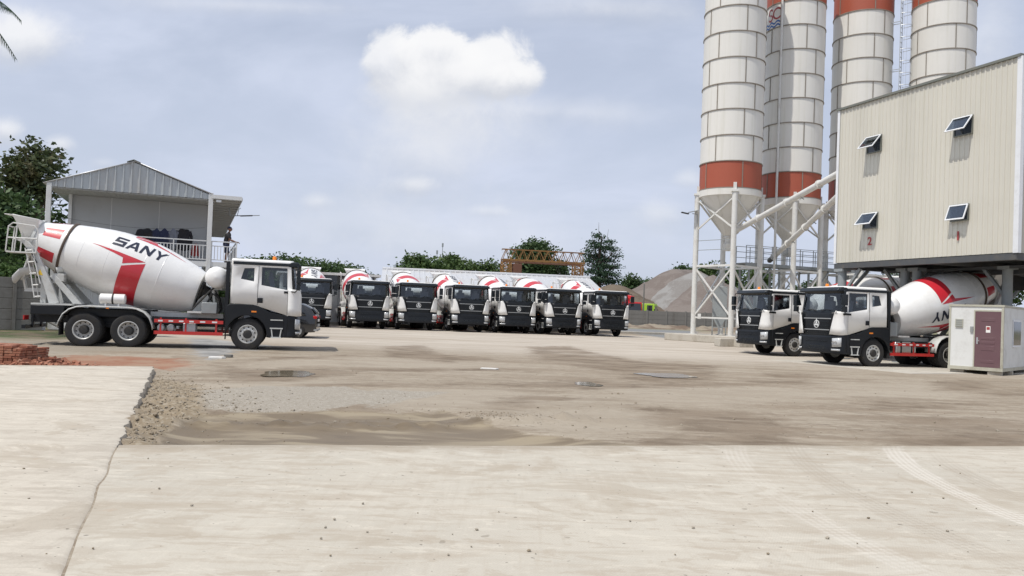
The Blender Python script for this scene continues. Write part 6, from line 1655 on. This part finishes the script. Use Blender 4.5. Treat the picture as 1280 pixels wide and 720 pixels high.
def make_trees():
    G = 'trees on the skyline'
    # beyond the pavilion
    pxtree('broadleaf_tree', 38, 52, [(38, 195, 24, 16), (20, 212, 20, 15), (58, 210, 19, 14), (40, 222, 26, 16), (14, 236, 18, 14), (62, 238, 16, 12), (36, 246, 22, 14), (30, 262, 20, 12)], 200, 'leaf_rusty', 2300, .36, 'tall open crowned tree with rusty tips beyond the pavilion', None, 11, .3)
    pxtree('broadleaf_tree', 8, 43, [(2, 258, 22, 22), (20, 272, 20, 16), (0, 292, 26, 24), (30, 300, 20, 22), (12, 325, 26, 20), (-20, 270, 22, 30)], 265, 'leaf_dark', 4200, .36, 'dark dense tree at the frame edge behind the mixer ladder', None, 12, .28)
    pxtree('shrub', 48, 41, [(40, 300, 20, 20), (55, 322, 18, 20), (30, 335, 22, 16), (66, 285, 12, 26), (60, 345, 20, 16)], 320, 'leaf_dark', 3000, .28, 'dark shrub behind the concrete fence beside the pavilion post', None, 13, .1)
    pxtree('shrub', 14, 37.5, [(4, 342, 14, 9), (20, 345, 12, 8), (34, 340, 8, 9)], 350, 'leaf_bright', 1100, .2, 'small bright green shrub peeping over the concrete fence', None, 14, .06, .0)
    pxtree('shrub', 274, 42.5, [(272, 372, 10, 16), (284, 376, 9, 14), (264, 384, 9, 12), (276, 392, 14, 10)], 388, 'leaf_bright', 1800, .2, 'green shrub seen between the water tank and the cab', None, 15, .05)
    # low wooded line above the annex
    i = 0
    for px, top, rx, leaf, lab in ((300, 325, 22, 'leaf_dark', 'round dark tree just past the balcony corner'), (330, 321, 20, 'leaf_mid', 'mid green tree above the side-on truck cab'),
                                   (356, 320, 19, 'leaf_dark', 'dark bushy tree above the amber roof beacon'), (381, 323, 18, 'leaf_mid', 'leafy tree above the first truck of the back row'),
                                   (405, 326, 18, 'leaf_dark', 'low dark tree just past the first truck drum'), (428, 329, 16, 'leaf_mid', 'small green tree above the annex roof'), (446, 334, 13, 'leaf_dark', 'last low tree touching the end of the shed roof')):
        pxtree('broadleaf_tree', px, 150 + (i * 7) % 12, [(px, top + 10, rx, 10), (px - rx * .6, top + 17, rx * .8, 11), (px + rx * .6, top + 18, rx * .8, 11), (px, top + 28, rx * 1.2, 14), (px - 3, top + 44, rx * 1.2, 16)], top + 20, leaf, 2600, .65, lab, G, 30 + i, .3); i += 1
    for px, Y, bl, leaf, n, lab in (
        (522, 135, [(522, 327, 13, 8), (512, 332, 9, 7), (532, 331, 11, 8), (503, 337, 9, 5), (520, 340, 20, 10), (520, 355, 18, 12)], 'leaf_mid', 2300, 'rounded tree above the second and third trucks'),
        (560, 138, [(562, 326, 9, 7), (570, 331, 10, 6), (552, 333, 11, 7), (576, 327, 5, 4), (560, 339, 19, 8), (562, 355, 16, 12)], 'leaf_mid', 2300, 'loose topped tree under the thin radio masts'),
        (587, 146, [(584, 331, 6, 3), (590, 336, 8, 5), (583, 341, 8, 5), (588, 350, 10, 8)], 'leaf_mid', 700, 'thin feathery tree before the gantry gap'),
        (611, 146, [(610, 331, 6, 4), (616, 335, 7, 4), (605, 338, 8, 5), (620, 341, 8, 6), (611, 350, 12, 8)], 'leaf_mid', 900, 'feathery tree touching the gantry tower'),
        (668, 150, [(668, 308, 15, 9), (660, 316, 18, 10), (678, 316, 14, 10), (668, 328, 25, 11), (650, 336, 17, 9), (690, 336, 19, 9), (702, 341, 9, 7), (668, 345, 26, 12)], 'leaf_dark', 4600, 'large domed tree behind the gantry girder'),
        (793, 160, [(789, 349, 6, 5), (785, 356, 10, 6), (798, 356, 9, 6), (806, 354, 8, 4), (795, 366, 14, 8)], 'leaf_dark', 1100, 'low dark tree between the tall tree and the heaps'),
        (856, 175, [(854, 338, 9, 5), (864, 341, 8, 5), (858, 350, 12, 8)], 'leaf_dark', 900, 'dark treetop rising behind the tall sand heap'),
        (884, 170, [(880, 340, 10, 7), (890, 336, 9, 7), (886, 350, 14, 10)], 'leaf_mid', 1100, 'green tree seen between the front silo legs'),
        (915, 172, [(912, 345, 12, 9), (922, 339, 10, 8), (920, 360, 16, 14)], 'leaf_dark', 1300, 'dark tree just past the front silo leg'),
        (948, 168, [(944, 342, 11, 10), (955, 348, 10, 9), (948, 362, 14, 14)], 'leaf_mid', 1200, 'tree under the walkway behind the emblem silo'),
        (1000, 185, [(1000, 366, 12, 7), (1014, 358, 9, 7), (1026, 362, 9, 7)], 'leaf_dark', 900, 'low tree far behind the two trucks under the plant'),
        (1110, 175, [(1096, 352, 16, 12), (1125, 350, 18, 14), (1110, 365, 24, 14)], 'leaf_dark', 1500, 'dark tree seen through the plant legs'),
        (1190, 120, [(1180, 345, 18, 14), (1206, 340, 18, 18), (1190, 360, 26, 16)], 'leaf_dark', 1500, 'tree in the gap above the near truck drum'),
        (1255, 110, [(1245, 340, 22, 18), (1268, 345, 18, 18), (1255, 365, 26, 20)], 'leaf_mid', 1500, 'tree behind the plant leg nearest the cabin')):
        pxtree('broadleaf_tree', px, Y, bl, bl[0][1] + 6, leaf, int(n * 1.5), .62, lab, G, int(px), .3)
    # tall layered tree
    Y = 140; b = at(747, 395, Y); base = Vector((b.x, Y, .2)); bl = []; rnd = random.Random(4)
    for x, y, rx, ry in ((748, 296, 9, 3.6), (741, 303, 10, 3), (758, 303, 9, 3), (750, 309, 15, 3.4), (736, 314, 9, 3), (766, 312, 12, 3), (744, 319, 16, 3.6), (771, 320, 10, 2.6), (755, 325, 16, 3.2), (735, 327, 10, 3), (752, 333, 18, 3.8), (768, 333, 9, 3), (740, 340, 13, 3.6), (758, 343, 16, 4.5), (745, 350, 19, 5), (764, 352, 13, 5), (735, 354, 10, 4), (752, 362, 17, 6)):
        p = at(x, y, Y); bl.append((p.x - base.x, rnd.uniform(-1.2, 1.2), p.z - .2, rx * Y / 1000, rx * Y / 1000, ry * .62 * Y / 1000))
    tree('layered_tree', base, bl, (at(749, 297, Y).z, .34), 'leaf_blue', 4600, .40, 'tall dark layered tree beside the gantry crane', G, 77)
    # palm with its fronds hanging into the top corner
    c = at(-90, -20, 29.0); o = thing('palm_tree', 'coconut palm with drooping frond tips in the top corner', 'palm', (c.x, c.y, 0), 0)
    m = MB(); m.tube([(.9, .2, -.1), (.7, .1, c.z * .35), (.25, 0, c.z * .75), (0, 0, c.z)], [.2, .16, .14, .12], 10); m.build('trunk', 'bark', o)
    rnd = random.Random(2)
    for k in range(15):
        az = 2 * PI * k / 15 + .12; m = MB(); L = 3.5; pts = []; el = (.75, .3, -.05)[k % 3]
        for i in range(15):
            f = i / 14; r_ = L * f * math.cos(el) * (1 - .12 * f); z = L * f * math.sin(el) - 1.75 * f ** 2.2
            pts.append(Vector((r_ * math.cos(az), r_ * math.sin(az), c.z + z)))
        m.tube(pts, [.035 * (1 - .8 * i / 14) for i in range(15)], 5)
        for i in range(1, 15):
            for q in (0, .33, .66):
                p = pts[i - 1].lerp(pts[i], q); d = (pts[i] - pts[i - 1]).normalized(); sidev = d.cross(Vector((0, 0, 1))).normalized()
                for s in (-1, 1):
                    ll = .75 * math.sin(PI * min(.95, (i + q) / 15 + .08)) + .1
                    t_ = p + sidev * s * ll * .55 + d * ll * .45 + Vector((0, 0, -ll * .55)); mid = p + sidev * s * ll * .4 + d * ll * .25 + Vector((0, 0, -ll * .15))
                    wv = d * .028; m.add([p - wv, p + wv, mid + wv, mid - wv], [(0, 1, 2, 3)]); m.add([mid - wv, mid + wv, t_], [(0, 1, 2)])
        m.build('frond', 'leaf_blue', o, ang=0, fix=False)
make_trees()

# ------------------------------------------------------------------ smaller things
def make_small():
    # masts
    for px, top, w, lab in ((546.5, 313, .10, 'shorter thin radio mast above the loose topped tree'), (553.5, 304, .12, 'taller thin radio mast above the loose topped tree'), (562.5, 315, .08, 'faint short aerial rising from the loose topped tree')):
        Y = 175; t_ = at(px, top, Y); m = MB(); m.cyl((t_.x, Y, .2), (t_.x, Y, t_.z), w, w * .5, n=6); m.box((t_.x, Y, t_.z - .4), (.35, .35, .8)); tag(m.build('radio_mast', 'steel_grey'), lab, 'mast', 'thin masts on the skyline')
    # concrete fence behind the side-on truck's tail
    a = at(-90, 412, 33.2); b = at(52, 412, 35.2); d = Vector((b.x - a.x, b.y - a.y, 0)); L = d.length; ang = math.atan2(d.y, d.x)
    f = thing('concrete_fence', 'stained concrete panel fence behind the mixer chute', 'fence', (a.x, a.y, 0), ang); k = 0; m = MB()
    while k < L:
        for j in range(5): m.bb((k + .07, 0, j * .46 + .01), (min(L, k + 1.42), .08, (j + 1) * .46 - .012))
        k += 1.5
    m.bb((0, .025, 0), (L, .055, 2.28)); m.build('panel', 'wall_concrete', f, bevel=.01); k = 0
    while k < L: m = MB(); m.box((k, .04, 1.2), (.15, .17, 2.4)); m.build('post', 'wall_concrete', f, bevel=.015); k += 1.5
    # brick stack
    c = gnd(-8, 450); rnd = random.Random(8)
    bx = thing('brick_stack', 'stack of red clay bricks at the far edge of the pale slab', 'bricks', (c.x, c.y + .5, dirt_z(c.x, c.y)), R(-4))
    m = MB()
    for lay in range(8):
        for row in range(5):
            for i in range(8):
                if lay == 7 and (rnd.random() < .35): continue
                x = -.95 + i * .235 + rnd.gauss(0, .008); y = -.5 + row * .115 * 2 + rnd.gauss(0, .008)
                along = (lay + (row // 2)) % 2
                if along:
                    m.box((x, y, .035 + lay * .072), (.215, .21, .062), Matrix.Rotation(rnd.gauss(0, .04), 3, 'Z'))
                else:
                    for q in (-.058, .058): m.box((x + q, y, .035 + lay * .072 + rnd.gauss(0, .002)), (.102, .215, .062), Matrix.Rotation(rnd.gauss(0, .05), 3, 'Z'))
    m.build('stacked_brick', 'brick_red', bx, bevel=.004, ang=0); bx.children[0]['kind'] = 'stuff'; bx.scale = (.92, .92, .84)
    m = MB()
    for i in range(170):
        x = .80 + abs(rnd.gauss(0, .42)); y = rnd.uniform(-.75, .5)
        if rnd.random() < .4: x = rnd.uniform(-1.2, 1.3); y = -.62 - abs(rnd.gauss(0, .10))
        s = rnd.uniform(.35, 1); m.box((x, y, .025 + max(0, .16 - .35 * abs(x - .9)) * rnd.random()), (.2 * s, .1, .06), Euler((rnd.gauss(0, .3), rnd.gauss(0, .3), rnd.uniform(0, 3))).to_matrix())
    for i in range(260): x = .9 + abs(rnd.gauss(0, .75)); y = rnd.uniform(-.9, .6); rock(m, (x, y, .012), rnd.uniform(.012, .035), i)
    o = m.build('broken_brick', 'brick_red', None, ang=0); o.location = bx.location; tag(o, 'broken red brick pieces scattered beside the brick stack', 'rubble', kind='stuff')
    # slanted board and poles lying behind the tail of the truck
    p = gnd(52, 414); s = thing('sheet_pile', 'grey sheets and a pole leaning behind the mixer tail', 'sheet', (p.x, p.y + 1.6, 0), R(3))
    m = MB(); m.add([(-.6, 0, .02), (2.2, .1, .02), (2.0, .55, 1.05), (.55, .55, 1.05)], [(0, 1, 2, 3)]); m.build('sheet', 'panel_grey', s, solid=.03)
    m = MB(); m.tube([(-1.3, -.2, .75), (.2, -.3, .06)], .05, 8); m.build('pole', 'wall_concrete', s)
    m = MB(); m.bb((.1, -.5, .02), (3.4, -.35, .12)); m.build('plank', 'footing', s)
    # litter
    for px, py, d, lab in ((612, 461, (.34, .12, .05), 'flat white scrap lying on the yard ahead of the fourth truck'), (272, 447, (.30, .12, .08), 'white scrap in the wet cement by the front wheel'), (286, 446, (.16, .1, .12), 'dark grey lump beside the white scrap')):
        p = gnd(px, py); m = MB(); m.prism([(-d[0], -d[1]), (d[0] * .7, -d[1] * 1.1), (d[0], d[1] * .3), (d[0] * .2, d[1]), (-d[0] * .8, d[1] * .7)], lambda x, y, z: (x, y, z), 0, d[2]); o = m.build('scrap', 'litter_white' if 'white' in lab[:12] else 'wall_concrete', None, bevel=.01); o.location = (p.x, p.y, dirt_z(p.x, p.y)); o.scale = (.75, .75, .7); tag(o, lab, 'scrap')
make_small()

# ------------------------------------------------------------------ dark car behind the side-on truck
def make_car():
    p = at(389, 423, 36.4); root = thing('parked_car', 'black suv behind the side-on truck with its red tail lamp showing', 'car', (p.x - 2.22, 37.4, gz(p.x, 37)), R(180 + 8))
    # x forward, local; length 4.5
    def sec(x, zb, zs, zr, wb, wr):
        return [(x, -wb * .92, zb), (x, -wb, zb + .25), (x, -wb * .99, zs), (x, -wr, zr - .06), (x, -wr * .75, zr), (x, wr * .75, zr), (x, wr, zr - .06), (x, wb * .99, zs), (x, wb, zb + .25), (x, wb * .92, zb)]
    S = [sec(-2.22, .42, .95, 1.0, .80, .74), sec(-2.15, .30, .98, 1.12, .88, .76), sec(-1.9, .28, 1.0, 1.45, .91, .66), sec(-1.55, .28, 1.0, 1.60, .92, .64), sec(-.4, .26, .98, 1.66, .93, .66), sec(.35, .26, .97, 1.60, .93, .64), sec(1.0, .26, .96, 1.10, .92, .74), sec(1.7, .28, .90, .98, .90, .72), sec(2.1, .34, .80, .86, .84, .66), sec(2.25, .42, .66, .72, .70, .55)]
    m = MB(); m.grid(S); m.add(S[0], [tuple(range(10))]); m.add(S[-1], [tuple(range(9, -1, -1))]); bo = m.build('body', 'suv_black', root, ang=40, bevel=.03)
    def quad(name, pts, mt, par, off): m = MB(); m.add([tuple(Vector(q) + Vector(off)) for q in pts], [tuple(range(len(pts)))]); m.build(name, mt, par, fix=False, solid=.008)
    for s in (1, -1):
        quad('side_window', [(-1.75, s * .89, 1.04), (.75, s * .885, 1.02), (.25, s * .70, 1.50), (-1.5, s * .71, 1.50)], 'window_dark', bo, (0, s * .02, 0))
        m = MB(); m.box((-2.14, s * .70, .98), (.16, .36, .14)); m.build('tail_light', 'lamp_red', root, bevel=.02)
        m = MB(); m.box((2.12, s * .6, .70), (.2, .34, .12)); m.build('headlight', 'lamp_white', root, bevel=.02)
        m = MB(); m.box((.7, s * 1.0, 1.05), (.16, .2, .14)); m.build('mirror', 'suv_black', root, bevel=.03)
        for x in (-1.36, 1.38):
            w = empty('wheel', root, (x, s * .82, .35)); t = MB(); t.lathe([(.22, -.11), (.32, -.11), (.35, -.08), (.35, .08), (.32, .11), (.22, .11)], (0, 0, 0), (0, 1, 0), 28, caps=False); t.build('tyre', 'rubber', w)
            t = MB(); t.lathe([(.23, -.1 * s), (.23, .09 * s), (.2, .07 * s), (.06, .09 * s), (0.0, .095 * s)], (0, 0, 0), (0, 1, 0), 28, caps=False); t.build('rim', 'galvanised', w)
    quad('rear_window', [(-2.17, -.68, 1.14), (-1.94, -.58, 1.42), (-1.94, .58, 1.42), (-2.17, .68, 1.14)], 'window_dark', bo, (-.03, 0, .02))
    quad('windscreen', [(.98, -.7, 1.12), (.98, .7, 1.12), (.42, .6, 1.54), (.42, -.6, 1.54)], 'window_dark', bo, (.02, 0, .03))
    m = MB(); m.bb((-2.25, -.5, .55), (-2.235, .5, .68)); m.bb((-2.24, -.85, .36), (-2.1, .85, .44)); m.build('rear_trim', 'galvanised', root)
    m = MB(); m.box((-2.235, 0, .84), (.02, .5, .12)); m.build('number_plate', 'paper', root)
make_car()
